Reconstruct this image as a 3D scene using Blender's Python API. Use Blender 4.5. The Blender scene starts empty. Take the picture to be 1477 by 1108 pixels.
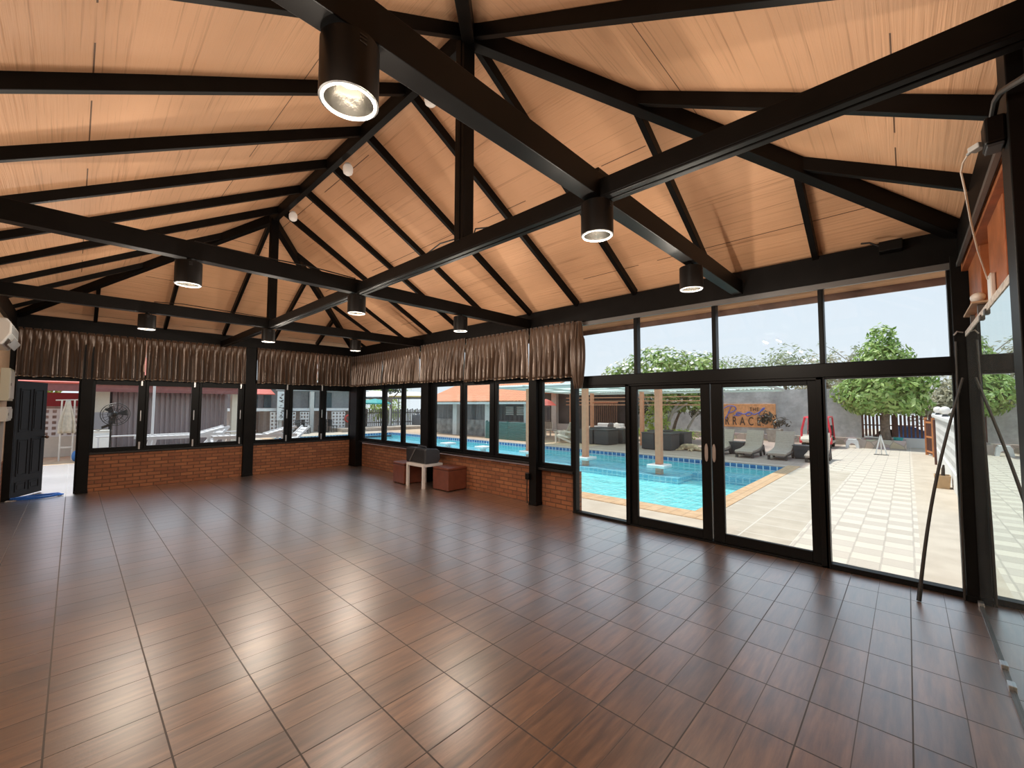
import bpy, math, random
from mathutils import Vector, Matrix
R = random.Random(11)
sc = bpy.context.scene
COL = sc.collection
V = Vector

# ------------------------------------------------------------------ mesh builder
class MB:
    def __init__(s): s.v = []; s.f = []; s.m = []
    def add(s, vs, fs, mi=0):
        o = len(s.v); s.v += [tuple(p) for p in vs]
        s.f += [tuple(i + o for i in f) for f in fs]; s.m += [mi] * len(fs); return s
    def box(s, x0, x1, y0, y1, z0, z1, mi=0):
        if x0 > x1: x0, x1 = x1, x0
        if y0 > y1: y0, y1 = y1, y0
        if z0 > z1: z0, z1 = z1, z0
        return s.add([(x0,y0,z0),(x1,y0,z0),(x1,y1,z0),(x0,y1,z0),(x0,y0,z1),(x1,y0,z1),(x1,y1,z1),(x0,y1,z1)],
                     [(3,2,1,0),(4,5,6,7),(0,1,5,4),(1,2,6,5),(2,3,7,6),(3,0,4,7)], mi)
    def bar(s, p0, p1, w, h, up=(0,0,1), mi=0):
        p0 = V(p0); p1 = V(p1); d = (p1 - p0).normalized(); u = V(up)
        if abs(d.dot(u)) > .99: u = V((1,0,0))
        a = d.cross(u).normalized() * (w/2); b = a.cross(d).normalized() * (h/2)
        vs = [p0-a-b, p0+a-b, p0+a+b, p0-a+b, p1-a-b, p1+a-b, p1+a+b, p1-a+b]
        return s.add(vs, [(0,1,2,3),(7,6,5,4),(0,4,5,1),(1,5,6,2),(2,6,7,3),(3,7,4,0)], mi)
    def tube(s, pts, r, n=8, mi=0, cap=True):
        pts = [V(p) for p in pts]; k = len(pts); rr = r if isinstance(r, (list, tuple)) else [r]*k
        rings = []; prev = None
        for i, p in enumerate(pts):
            d = (pts[min(i+1,k-1)] - pts[max(i-1,0)])
            d = d.normalized() if d.length > 1e-9 else V((0,0,1))
            if prev is None:
                a = d.cross(V((0,0,1)) if abs(d.z) < .9 else V((1,0,0))).normalized()
            else:
                a = (prev - d*prev.dot(d)).normalized()
            prev = a; b = d.cross(a)
            rings.append([p + (a*math.cos(2*math.pi*j/n) + b*math.sin(2*math.pi*j/n))*rr[i] for j in range(n)])
        vs = [q for g in rings for q in g]; fs = []
        for i in range(k-1):
            for j in range(n):
                fs.append((i*n+j, i*n+(j+1)%n, (i+1)*n+(j+1)%n, (i+1)*n+j))
        if cap: fs.append(tuple(range(n-1,-1,-1))); fs.append(tuple((k-1)*n+j for j in range(n)))
        return s.add(vs, fs, mi)
    def lathe(s, prof, n=24, c=(0,0,0), mi=0, sx=1, sy=1):
        vs = []; fs = []; k = len(prof)
        for r, z in prof:
            for j in range(n):
                a = 2*math.pi*j/n; vs.append((c[0]+r*sx*math.cos(a), c[1]+r*sy*math.sin(a), c[2]+z))
        for i in range(k-1):
            for j in range(n):
                fs.append((i*n+j, i*n+(j+1)%n, (i+1)*n+(j+1)%n, (i+1)*n+j))
        if prof[0][0] > 1e-5: fs.append(tuple(range(n-1,-1,-1)))
        if prof[-1][0] > 1e-5: fs.append(tuple((k-1)*n+j for j in range(n)))
        return s.add(vs, fs, mi)
    def shell(s, prof, n=24, c=(0,0,0), mi=0):
        vs = []; fs = []; k = len(prof)
        for r, z in prof:
            for j in range(n):
                a = 2*math.pi*j/n; vs.append((c[0]+r*math.cos(a), c[1]+r*math.sin(a), c[2]+z))
        for i in range(k-1):
            for j in range(n): fs.append((i*n+j, i*n+(j+1)%n, (i+1)*n+(j+1)%n, (i+1)*n+j))
        return s.add(vs, fs, mi)
    def ball(s, c, rx, ry=None, rz=None, n=16, mi=0):
        ry = ry or rx; rz = rz or rx; k = max(6, n//2)
        prof = [(math.sin(math.pi*i/k), -math.cos(math.pi*i/k)*rz) for i in range(k+1)]
        prof[0] = (1e-6, -rz); prof[-1] = (1e-6, rz)
        vs = []; fs = []
        for r, z in prof:
            for j in range(n):
                a = 2*math.pi*j/n; vs.append((c[0]+r*rx*math.cos(a), c[1]+r*ry*math.sin(a), c[2]+z))
        for i in range(k):
            for j in range(n): fs.append((i*n+j, i*n+(j+1)%n, (i+1)*n+(j+1)%n, (i+1)*n+j))
        return s.add(vs, fs, mi)
    def prism(s, pts, ax, d0, d1, mi=0):
        # pts: 2D outline; ax: axis of extrusion ('x','y','z')
        def P(a, b, d): return {'x': (d,a,b), 'y': (a,d,b), 'z': (a,b,d)}[ax]
        n = len(pts); vs = [P(a,b,d0) for a,b in pts] + [P(a,b,d1) for a,b in pts]
        fs = [tuple(range(n-1,-1,-1)), tuple(range(n,2*n))] + [(i,(i+1)%n,n+(i+1)%n,n+i) for i in range(n)]
        return s.add(vs, fs, mi)
    def grid(s, fn, nu, nv, mi=0):
        vs = [fn(i/nu, j/nv) for j in range(nv+1) for i in range(nu+1)]
        fs = [(j*(nu+1)+i, j*(nu+1)+i+1, (j+1)*(nu+1)+i+1, (j+1)*(nu+1)+i) for j in range(nv) for i in range(nu)]
        return s.add(vs, fs, mi)
    def xform(s, M):
        s.v = [tuple(M @ V(p)) for p in s.v]; return s

def wloc(o):
    p = V((0,0,0))
    while o: p += o.location; o = o.parent
    return p

def obj(name, mb, mat, parent=None, smooth=False, bevel=0, solid=0, fix=True):
    me = bpy.data.meshes.new(name); off = wloc(parent) if parent else V((0,0,0))
    me.from_pydata([tuple(V(p)-off) for p in mb.v], [], mb.f)
    mats = mat if isinstance(mat, (list, tuple)) else [mat]
    for m in mats: me.materials.append(m)
    if len(mats) > 1: me.polygons.foreach_set('material_index', mb.m)
    me.update()
    if fix:
        import bmesh
        b = bmesh.new(); b.from_mesh(me); bmesh.ops.recalc_face_normals(b, faces=b.faces); b.to_mesh(me); b.free()
    if smooth:
        me.polygons.foreach_set('use_smooth', [True]*len(me.polygons))
        try: me.set_sharp_from_angle(angle=math.radians(40))
        except Exception: pass
    o = bpy.data.objects.new(name, me); COL.objects.link(o)
    if parent: o.parent = parent
    if solid:
        md = o.modifiers.new('solid', 'SOLIDIFY'); md.thickness = solid; md.offset = 0
    if bevel:
        md = o.modifiers.new('bevel', 'BEVEL'); md.width = bevel; md.segments = 2; md.limit_method = 'ANGLE'
    return o

def tag(o, label=None, cat=None, group=None, kind=None):
    if label: o['label'] = label
    if cat: o['category'] = cat
    if group: o['group'] = group
    if kind: o['kind'] = kind
    return o
def thing(name, label, cat, loc=(0,0,0), group=None, kind=None):
    o = bpy.data.objects.new(name, None); o.empty_display_size = .1; COL.objects.link(o); o.location = loc
    return tag(o, label, cat, group, kind)
def solo(name, mb, mat, label, cat, group=None, kind=None, **k):
    return tag(obj(name, mb, mat, None, **k), label, cat, group, kind)
def struct(name, mb, mat, label, cat, group=None, **k):
    return solo(name, mb, mat, label, cat, group, 'structure', **k)
def dup(o, parent=None, loc=None, rz=None, label=None, scale=None):
    c = o.copy(); COL.objects.link(c)
    if parent is not None: c.parent = parent
    if loc is not None: c.location = loc
    if rz is not None: c.rotation_euler = (0,0,rz)
    if scale is not None: c.scale = scale
    if label: c['label'] = label
    for ch in list(o.children): dup(ch, c)
    return c

# ------------------------------------------------------------------ materials
def mat(name, base=(.5,.5,.5), rough=.5, metal=0., spec=.5, var=0., vscale=8., bump=0., bscale=40., emit=None, estr=0., sheen=0.):
    m = bpy.data.materials.new(name); m.use_nodes = True
    nt = m.node_tree; b = nt.nodes['Principled BSDF']
    b.inputs['Base Color'].default_value = (*base, 1); b.inputs['Roughness'].default_value = rough
    b.inputs['Metallic'].default_value = metal; b.inputs['Specular IOR Level'].default_value = spec
    if sheen: b.inputs['Sheen Weight'].default_value = sheen
    if emit: b.inputs['Emission Color'].default_value = (*emit, 1); b.inputs['Emission Strength'].default_value = estr
    if var or bump:
        tc = nt.nodes.new('ShaderNodeTexCoord')
    if var:
        n = nt.nodes.new('ShaderNodeTexNoise'); n.inputs['Scale'].default_value = vscale; n.inputs['Detail'].default_value = 5
        nt.links.new(tc.outputs['Object'], n.inputs['Vector'])
        r = nt.nodes.new('ShaderNodeValToRGB'); e = r.color_ramp.elements
        e[0].position = .3; e[1].position = .7
        e[0].color = (*[max(0,c*(1-var)) for c in base], 1); e[1].color = (*[min(1,c*(1+var)) for c in base], 1)
        nt.links.new(n.outputs['Fac'], r.inputs['Fac']); nt.links.new(r.outputs['Color'], b.inputs['Base Color'])
    if bump:
        n2 = nt.nodes.new('ShaderNodeTexNoise'); n2.inputs['Scale'].default_value = bscale; n2.inputs['Detail'].default_value = 4
        nt.links.new(tc.outputs['Object'], n2.inputs['Vector'])
        bp = nt.nodes.new('ShaderNodeBump'); bp.inputs['Strength'].default_value = bump; bp.inputs['Distance'].default_value = .01
        nt.links.new(n2.outputs['Fac'], bp.inputs['Height']); nt.links.new(bp.outputs['Normal'], b.inputs['Normal'])
    return m

class NT:
    """small helper to write node graphs"""
    def __init__(s, name):
        s.m = bpy.data.materials.new(name); s.m.use_nodes = True; s.nt = s.m.node_tree
        s.b = s.nt.nodes['Principled BSDF']; s.out = s.nt.nodes['Material Output']
    def n(s, t, **k):
        q = s.nt.nodes.new('ShaderNode' + t)
        for a, v in k.items(): setattr(q, a, v)
        return q
    def l(s, a, b): s.nt.links.new(a, b)
    def val(s, sock, v):
        if hasattr(v, 'is_linked') or isinstance(v, bpy.types.NodeSocket): s.l(v, sock)
        else: sock.default_value = v
    def math(s, op, a, b=0., c=None, clamp=False):
        q = s.n('Math', operation=op); q.use_clamp = clamp
        s.val(q.inputs[0], a); s.val(q.inputs[1], b)
        if c is not None: s.val(q.inputs[2], c)
        return q.outputs[0]
    def coords(s, kind='Object'):
        tc = s.n('TexCoord'); sp = s.n('SeparateXYZ'); s.l(tc.outputs[kind], sp.inputs[0])
        return tc.outputs[kind], sp.outputs[0], sp.outputs[1], sp.outputs[2]
    def comb(s, x, y, z=0.):
        q = s.n('CombineXYZ'); s.val(q.inputs[0], x); s.val(q.inputs[1], y); s.val(q.inputs[2], z); return q.outputs[0]
    def noise(s, vec, scale, detail=4., rough=.5):
        q = s.n('TexNoise'); s.l(vec, q.inputs['Vector']); q.inputs['Scale'].default_value = scale
        q.inputs['Detail'].default_value = detail; q.inputs['Roughness'].default_value = rough; return q.outputs['Fac']
    def white(s, vec):
        q = s.n('TexWhiteNoise', noise_dimensions='3D'); s.l(vec, q.inputs['Vector']); return q.outputs['Value']
    def ramp(s, fac, stops, interp='LINEAR'):
        q = s.n('ValToRGB'); s.l(fac, q.inputs['Fac']); e = q.color_ramp.elements; q.color_ramp.interpolation = interp
        while len(e) < len(stops): e.new(.5)
        for el, (p, c) in zip(e, stops):
            el.position = p; el.color = (*c, 1) if len(c) == 3 else c
        return q.outputs['Color']
    def mix(s, fac, a, b, blend='MIX'):
        q = s.n('Mix', data_type='RGBA', blend_type=blend); s.val(q.inputs['Factor'], fac)
        for sock, v in ((q.inputs['A'], a), (q.inputs['B'], b)):
            if isinstance(v, tuple): sock.default_value = (*v, 1) if len(v) == 3 else v
            else: s.l(v, sock)
        return q.outputs['Result']
    def bump(s, h, strength=.3, dist=.01):
        q = s.n('Bump'); q.inputs['Strength'].default_value = strength; q.inputs['Distance'].default_value = dist
        s.l(h, q.inputs['Height']); s.l(q.outputs['Normal'], s.b.inputs['Normal']); return q
    def color(s, c): s.l(c, s.b.inputs['Base Color'])
    def rough(s, r): s.val(s.b.inputs['Roughness'], r)

def glass_mat(name, tint=(.97,.985,.98), haze=0.0, refl=.9):
    g = NT(name); nt = g.nt
    tr = g.n('BsdfTransparent'); tr.inputs[0].default_value = (*tint, 1)
    gl = g.n('BsdfGlossy'); gl.inputs['Roughness'].default_value = .0; gl.inputs[0].default_value = (refl,)*3 + (1,)
    lw = g.n('LayerWeight'); lw.inputs['Blend'].default_value = .5
    fr_ = g.math('ADD', .018, g.math('MULTIPLY', g.math('POWER', lw.outputs['Facing'], 5.), .6))
    mx = g.n('MixShader'); g.l(fr_, mx.inputs[0]); g.l(tr.outputs[0], mx.inputs[1]); g.l(gl.outputs[0], mx.inputs[2])
    last = mx.outputs[0]
    if haze:
        df = g.n('BsdfDiffuse'); df.inputs[0].default_value = (.8,.8,.8,1)
        _, x, y, z = g.coords()
        ns = g.noise(g.comb(g.math('MULTIPLY', g.math('ADD', x, y), 2.), z), 3., 5.)
        f = g.math('MULTIPLY', g.math('POWER', ns, 2.), haze*4)
        m2 = g.n('MixShader'); g.l(f, m2.inputs[0]); g.l(last, m2.inputs[1]); g.l(df.outputs[0], m2.inputs[2]); last = m2.outputs[0]
    g.l(last, g.out.inputs['Surface']); return g.m

def leaf_mat(name, c0, c1, c2, trans=.25):
    g = NT(name); ge = g.n('NewGeometry')
    col = g.ramp(ge.outputs['Random Per Island'], [(0., c0), (.5, c1), (1., c2)])
    g.color(col); g.b.inputs['Roughness'].default_value = .45
    tl = g.n('BsdfTranslucent'); g.l(col, tl.inputs[0]); mx = g.n('MixShader'); mx.inputs[0].default_value = trans
    g.l(g.b.outputs[0], mx.inputs[1]); g.l(tl.outputs[0], mx.inputs[2]); g.l(mx.outputs[0], g.out.inputs['Surface']); return g.m

BLACK = mat('black_painted_steel', (.0045,.0040,.0038), .48, spec=.14, var=.3, vscale=6)
FRAMEB = mat('black_aluminium', (.004,.004,.0042), .4, spec=.16)
SKY_STR, SUN_STR, EXPOSURE, FILL_W, LAMP_GLOW, GLOBE_GLOW = .84, 2.9, 0.5, 28.0, .2, .15
# ------------------------------------------------------------------ room constants (metres)
XB, XD, YA, YC = 5.12, -.75, 10.68, -.37       # pool-side wall, left wall, far wall, mirror wall
XC, ZR = 2.17, 4.66                             # ridge line, height of the rafters' underside at the ridge
Y1, Y2 = 2.58, 7.62                             # the two hip peaks
PB = (ZR-3.03)/(5.1-XC)
def zB(x): return ZR - PB*abs(x-XC)             # underside of rafters, long slopes
def zC(y): return ZR - (ZR-3.03)/(Y1-YC)*(Y1-y)
def zA(y): return ZR - (ZR-3.03)/(YA-Y2)*(y-Y2)

# ---- floor
def floor_mat():
    g = NT('wood_look_floor_tile'); vec, x, y, z = g.coords()
    tx = g.math('DIVIDE', g.math('SUBTRACT', x, .367), .4); ty = g.math('DIVIDE', g.math('SUBTRACT', y, .033), .4)
    py = g.math('MULTIPLY', ty, 2.)
    ix, iy = g.math('FLOOR', tx), g.math('FLOOR', py)
    rnd = g.white(g.comb(ix, iy, 3.)); rnd2 = g.white(g.comb(ix, iy, 7.))
    gv = g.comb(g.math('ADD', g.math('MULTIPLY', x, 1.3), g.math('MULTIPLY', rnd, 31.)),
                g.math('ADD', g.math('MULTIPLY', y, 12.), g.math('MULTIPLY', rnd2, 17.)), rnd)
    grain = g.noise(gv, 2.2, 7., .62)
    fine = g.noise(g.comb(g.math('MULTIPLY', x, 6.), g.math('MULTIPLY', y, 150.), rnd2), 1., 3.)
    base = g.ramp(grain, [(.28, (.036,.013,.006)), (.47, (.135,.060,.028)), (.68, (.255,.128,.064))])
    base = g.mix(g.math('MULTIPLY', fine, .35), base, (.12,.065,.04))
    tone = g.ramp(rnd, [(0., (.70,.70,.72)), (1., (1.22,1.17,1.08))])
    base = g.mix(1., base, tone, 'MULTIPLY')
    def line(t, w):
        fr = g.math('FRACT', t); d = g.math('MINIMUM', fr, g.math('SUBTRACT', 1., fr)); return g.math('LESS_THAN', d, w)
    grout = g.math('MAXIMUM', line(tx, .0095), line(ty, .008))
    plank = g.math('MULTIPLY', line(py, .010), .85)
    lines = g.math('MAXIMUM', grout, plank)
    col = g.mix(lines, base, (.035,.022,.016)); g.color(col)
    worn = g.noise(vec, .9, 3.)
    g.rough(g.math('ADD', g.math('MULTIPLY', worn, .14), g.math('ADD', g.math('MULTIPLY', lines, .4), .31)))
    tex = g.noise(vec, 70., 3.)
    h = g.math('SUBTRACT', g.math('ADD', g.math('MULTIPLY', fine, .25), g.math('MULTIPLY', tex, .35)), g.math('MULTIPLY', grout, 1.2))
    bp = g.bump(h, .22, .004); g.b.inputs['Specular IOR Level'].default_value = .12
    # glazed surface: a glossy layer that strengthens toward grazing view
    gl = g.n('BsdfGlossy'); gl.inputs[0].default_value = (.97,.96,.95,1); g.l(bp.outputs[0], gl.inputs['Normal'])
    g.val(gl.inputs['Roughness'], g.math('ADD', g.math('MULTIPLY', worn, .12), g.math('ADD', g.math('MULTIPLY', lines, .3), .25)))
    lw = g.n('LayerWeight'); lw.inputs['Blend'].default_value = .5
    f = g.math('ADD', .004, g.math('MULTIPLY', g.math('POWER', lw.outputs['Facing'], 2.5), 1.22), None, True)
    f = g.math('MULTIPLY', f, g.math('SUBTRACT', 1., g.math('MULTIPLY', lines, .6)))
    mx = g.n('MixShader'); g.l(f, mx.inputs[0]); g.l(g.b.outputs[0], mx.inputs[1]); g.l(gl.outputs[0], mx.inputs[2]); g.l(mx.outputs[0], g.out.inputs['Surface'])
    return g.m
FLOOR = floor_mat()
struct('floor', MB().box(XD-.3, XB+.12, YC-.35, YA+.08, -.12, 0), FLOOR, 'wood-look brown tiled floor of the hall', 'floor')
struct('terrace_floor', MB().box(-3.2, 6.6, YA+.08, 16.2, -.15, -.012), FLOOR, 'wood-look tiled porch floor outside the far windows', 'floor')

# ---- ceiling: four slopes of painted board
def board_mat(name, axis):
    g = NT(name); vec, x, y, z = g.coords()
    a, b = (x, y) if axis == 'x' else (y, x)              # a runs down the slope, b along the boards
    warp = g.noise(g.comb(g.math('MULTIPLY', a, 3.), g.math('MULTIPLY', b, .35)), 1.6, 2.)
    aw = g.math('ADD', a, g.math('MULTIPLY', warp, .05))
    ribs = g.noise(g.comb(g.math('MULTIPLY', aw, 44.), g.math('MULTIPLY', b, .5)), 1., 3., .7)
    patch = g.noise(vec, 1.1, 3.)
    st = g.math('DIVIDE', a, 1.19); fr = g.math('FRACT', st); d = g.math('MINIMUM', fr, g.math('SUBTRACT', 1., fr))
    jn = g.math('LESS_THAN', d, .0032)
    jb = g.math('GREATER_THAN', g.noise(g.comb(g.math('FLOOR', g.math('ADD', st, .5)), g.math('MULTIPLY', b, .7)), 1.3, 1.), .49)
    seam = g.math('MULTIPLY', jn, jb)
    base = g.ramp(patch, [(.3, (.68,.385,.215)), (.7, (.80,.465,.27))])
    dark = g.ramp(ribs, [(.28, (.52,.44,.38)), (.44, (1,1,1)), (1., (1.03,1.02,1.0))])
    base = g.mix(.75, base, dark, 'MULTIPLY')
    g.color(g.mix(seam, base, (.14,.07,.035))); g.rough(.6)
    g.bump(g.math('SUBTRACT', ribs, g.math('MULTIPLY', seam, .8)), .6, .014)
    return g.m
BX, BY = board_mat('painted_ceiling_board', 'x'), board_mat('painted_ceiling_board_hip', 'y')
RD = .115
def ceiling_piece(pts, m):
    n = len(pts); vs = [(p[0],p[1],p[2]) for p in pts] + [(p[0],p[1],p[2]+.02) for p in pts]
    return MB().add(vs, [tuple(range(n)), tuple(range(2*n-1,n-1,-1))] + [(i,(i+1)%n,n+(i+1)%n,n+i) for i in range(n)], m)
EX0, EX1, EY0, EY1 = XD-.6, 5.70, YC-.6, YA+.9
P1, P2 = (XC,Y1,ZR+RD), (XC,Y2,ZR+RD)
cBC = (EX1, EY0, 0); 
zb = zB(EX1)+RD; zd = zB(EX0)+RD; zc = zC(EY0)+RD; za = zA(EY1)+RD
# eave corners share the mean height of their two slopes
k = lambda a,b: (a+b)/2
cBC, cAB, cAD, cCD = (EX1,EY0,k(zb,zc)), (EX1,EY1,k(zb,za)), (EX0,EY1,k(zd,za)), (EX0,EY0,k(zd,zc))
ceil = MB()
for pts, mi in (((P1,P2,cAB,cBC),0), ((P2,P1,cCD,cAD),0), ((P1,cBC,cCD),1), ((P2,cAD,cAB),1)):
    q = ceiling_piece(pts, mi); ceil.add(q.v, q.f, mi)
struct('ceiling', ceil, [BX, BY], 'tan painted boards under the hip roof', 'ceiling', fix=False)
FASCIA = mat('brown_fascia_paint', (.16,.075,.055), .5, var=.1)
fz = .1
fm = MB()
for a, b in ((cBC,cAB),(cAB,cAD),(cAD,cCD),(cCD,cBC)):
    fm.bar((a[0],a[1],a[2]-.022), (b[0],b[1],b[2]-.022), .03, .085)
struct('eave_trim', fm, FASCIA, 'brown fascia board along the eaves outside', 'fascia')

# ---- roof timbers (black steel)
def beam(name, p0, p1, w, h, label, cat='beam', group=None, up=(0,0,1), groove=False):
    m = MB().bar(p0, p1, w, h, up)
    if groove:      # two channels back to back: a seam along the underside
        p0, p1 = V(p0), V(p1); d = V((0,0,-h/2-.004)); s = V(((p1-p0).normalized().cross(V((0,0,1)))).normalized())*(w*.27)
        m = MB().bar(p0, p1, w, h, up)
        m.bar(p0+d+s, p1+d+s, w*.42, .012, up); m.bar(p0+d-s, p1+d-s, w*.42, .012, up)
    return struct(name, m, BLACK, label, cat, group, bevel=.004)
ridge = MB()
hexa = [(-.06,.0),(-.035,-.05),(.035,-.05),(.06,0),(.045,.15),(-.045,.15)]
ridge.prism([(XC+a, ZR-.0+b) for a,b in hexa], 'y', Y1-.05, Y2+.05)
struct('ridge_beam', ridge, BLACK, 'black ridge beam along the top of the ceiling', 'beam', smooth=True)
HX = {'CB': (V((XC,Y1,ZR)), V((5.1,YC,3.03))), 'AB': (V((XC,Y2,ZR)), V((5.1,YA,3.03))),
      'AD': (V((XC,Y2,ZR)), V((XD,YA,3.03))), 'CD': (V((XC,Y1,ZR)), V((XD,YC,3.03)))}
HL = {'CB': 'black hip rafter falling to the mirror corner by the glass doors', 'AB': 'black hip rafter falling to the far corner by the pool windows',
      'AD': 'black hip rafter falling to the far corner by the open door', 'CD': 'black hip rafter rising out of view above the nearest hanging lamp'}
for kx, (a, b) in HX.items():
    dz = V((0,0,.03)); beam('hip_rafter', a+dz, b+dz, .10, .15, HL[kx])
RW, RH = .052, .10
def rafter(p0, p1, label): 
    d = V((0,0,RH*.55)); beam('rafter', V(p0)+d, V(p1)+d, RW, RH, label, 'rafter', 'rafters under the ceiling boards')
ords = ['first','second','third','fourth','fifth','sixth','seventh','eighth']
ys = [Y1 + .923*i for i in range(6)]
for i, y in enumerate(ys):
    rafter((XC,y,ZR), (5.1,y,zB(5.1)), 'black rafter on the pool-side slope, %s from the near king post' % ords[i])
    rafter((XC,y,ZR), (XD,y,zB(XD)), 'black rafter on the left slope, %s from the near king post' % ords[i])
def jacks_long(ylist, Yp, Yw, what):
    for i, y in enumerate(ylist):
        t = (Yp-y)/(Yp-Yw)
        for side, xe in (('pool-side', 5.1), ('left', XD)):
            xh = XC + (xe-XC)*t; rafter((xh,y,zB(xh)), (xe,y,zB(xe)), 'short black rafter on the %s slope, %s from the %s hip peak' % (side, ords[i], what))
jacks_long([1.60, .62], Y1, YC, 'near'); jacks_long([8.2, 9.12, 10.03], Y2, YA, 'far')
for i, x in enumerate([.21, 1.19, XC, 3.15, 4.13]):
    xe = XD if x < XC else 5.1
    t = (x-XC)/(xe-XC)
    rafter((x, Y2+(YA-Y2)*t, zA(Y2+(YA-Y2)*t)), (x, YA, zA(YA)), 'black rafter on the far slope above the curtains, %s from the open door' % ords[i])
    yh = Y1+(YC-Y1)*t
    rafter((x, yh, zC(yh)), (x, YC, zC(YC)), 'black rafter on the near slope toward the mirror wall, %s from the left' % ords[i])
ZT = 2.82
for i, (y, lab) in enumerate(((1.335,'black tie beam across the hall carrying the nearest hanging lamps'), (4.44,'black tie beam across the middle of the hall'), (7.48,'black tie beam across the far end of the hall'))):
    beam('tie_beam', (XD,y,ZT+.075), (5.12,y,ZT+.075), .10, .15, lab)
beam('long_beam', (2.16,YC-.3,ZT+.055), (2.16,YA,ZT+.055), .10, .11, 'long black beam running the length of the hall under the ridge', groove=True)
for y, yy, lab in ((2.62,Y1,'black king post on the long beam nearer the camera'), (7.5,Y2,'black king post on the long beam at the far end')):
    m = MB().box(XC-.058, XC+.058, y-.055, y+.055, ZT+.1, ZR+.1)
    for sx in (-1,1): m.box(XC+sx*.058, XC+sx*.066, y-.02, y+.02, ZT+.1, ZR)
    struct('king_post', m, BLACK, lab, 'post', bevel=.004)
# wall plates
def plate(name, m, lab): struct(name, m, BLACK, lab, 'beam', bevel=.004)
plate('plate_beam', MB().box(5.07, 5.24, YC-.15, YA+.12, 2.80, 3.08), 'black wall plate along the top of the pool-side wall')
plate('plate_beam', MB().box(XD-.12, 5.07, YA-.05, YA+.1, 2.83, 3.08), 'black wall plate along the top of the far wall')
plate('plate_beam', MB().box(XD-.12, XD+.05, YC-.15, YA-.05, 2.83, 3.08), 'black wall plate along the top of the left wall')
plate('plate_beam', MB().box(XD-.12, 5.07, YC-.14, YC+.02, 2.76, 3.06), 'black wall plate above the mirror wall')

# ---- posts
def post(x0,x1,y0,y1,lab,z1=2.85,foot=True):
    m = MB().box(x0,x1,y0,y1,0,z1)
    if foot: m.box(x0-.006,x1+.006,y0-.006,y1+.006,0,.05)
    struct('pillar', m, BLACK, lab, 'post', bevel=.004)
post(5.05,5.2,4.27,4.42,'black steel post beside the end of the brick sill wall')
post(5.05,5.2,7.2,7.46,'black steel post behind the black speaker')
post(5.02,5.2,10.3,10.66,'black steel post in the far corner')
post(2.60,2.80,10.62,10.8,'black steel post in the middle of the far wall')
post(.075,.225,10.60,10.8,'black steel post beside the open doorway')
post(XD-.06,-.66,10.6,10.8,'black post at the hinge side of the open door')
post(5.06,5.22,-.46,-.30,'black corner post between glass wall and mirror')
post(2.34,2.5,-.46,-.305,'black post standing against the mirror wall at the right',2.98)

# ---- brick sill walls
def brick_mat(name, axis):
    g = NT(name); vec, x, y, z = g.coords()
    v = g.comb(x if axis == 'x' else y, z, 0.)
    b = g.n('TexBrick'); g.l(v, b.inputs['Vector'])
    b.inputs['Color1'].default_value = (.40,.15,.062,1); b.inputs['Color2'].default_value = (.20,.062,.028,1); b.inputs['Mortar'].default_value = (.07,.035,.02,1)
    b.inputs['Scale'].default_value = 1.; b.inputs['Mortar Size'].default_value = .009; b.inputs['Mortar Smooth'].default_value = .2
    b.inputs['Brick Width'].default_value = .205; b.inputs['Row Height'].default_value = .068; b.inputs['Bias'].default_value = -.1
    ns = g.noise(vec, 22., 4.); n2 = g.noise(vec, 5., 3.)
    c = g.mix(g.math('MULTIPLY', ns, .5), b.outputs['Color'], (.42,.18,.085)); c = g.mix(g.math('MULTIPLY', n2, .4), c, (.12,.045,.025)); g.color(c); g.rough(.8)
    g.bump(g.math('SUBTRACT', g.math('MULTIPLY', ns, .4), b.outputs['Fac']), .7, .012); return g.m
BRX, BRY = brick_mat('red_brick_along_x','x'), brick_mat('red_brick_along_y','y')
struct('wall_far', MB().box(.2, 5.2, YA, YA+.13, 0, .66), BRX, 'low brick wall under the far windows', 'wall')
struct('wall_pool', MB().box(5.2, 5.32, 3.6, 10.7, 0, .585), BRY, 'low brick wall under the pool-side windows', 'wall')
GLASS = glass_mat('window_glass', haze=.012)
GLASSD = glass_mat('door_glass', haze=.008)
SILVER = mat('satin_silver_metal', (.55,.55,.56), .3, metal=.9)
GREYM = mat('grey_anodised_metal', (.16,.16,.16), .4, metal=.6)
SILL = mat('dark_sill_metal', (.014,.013,.013), .3)

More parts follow.
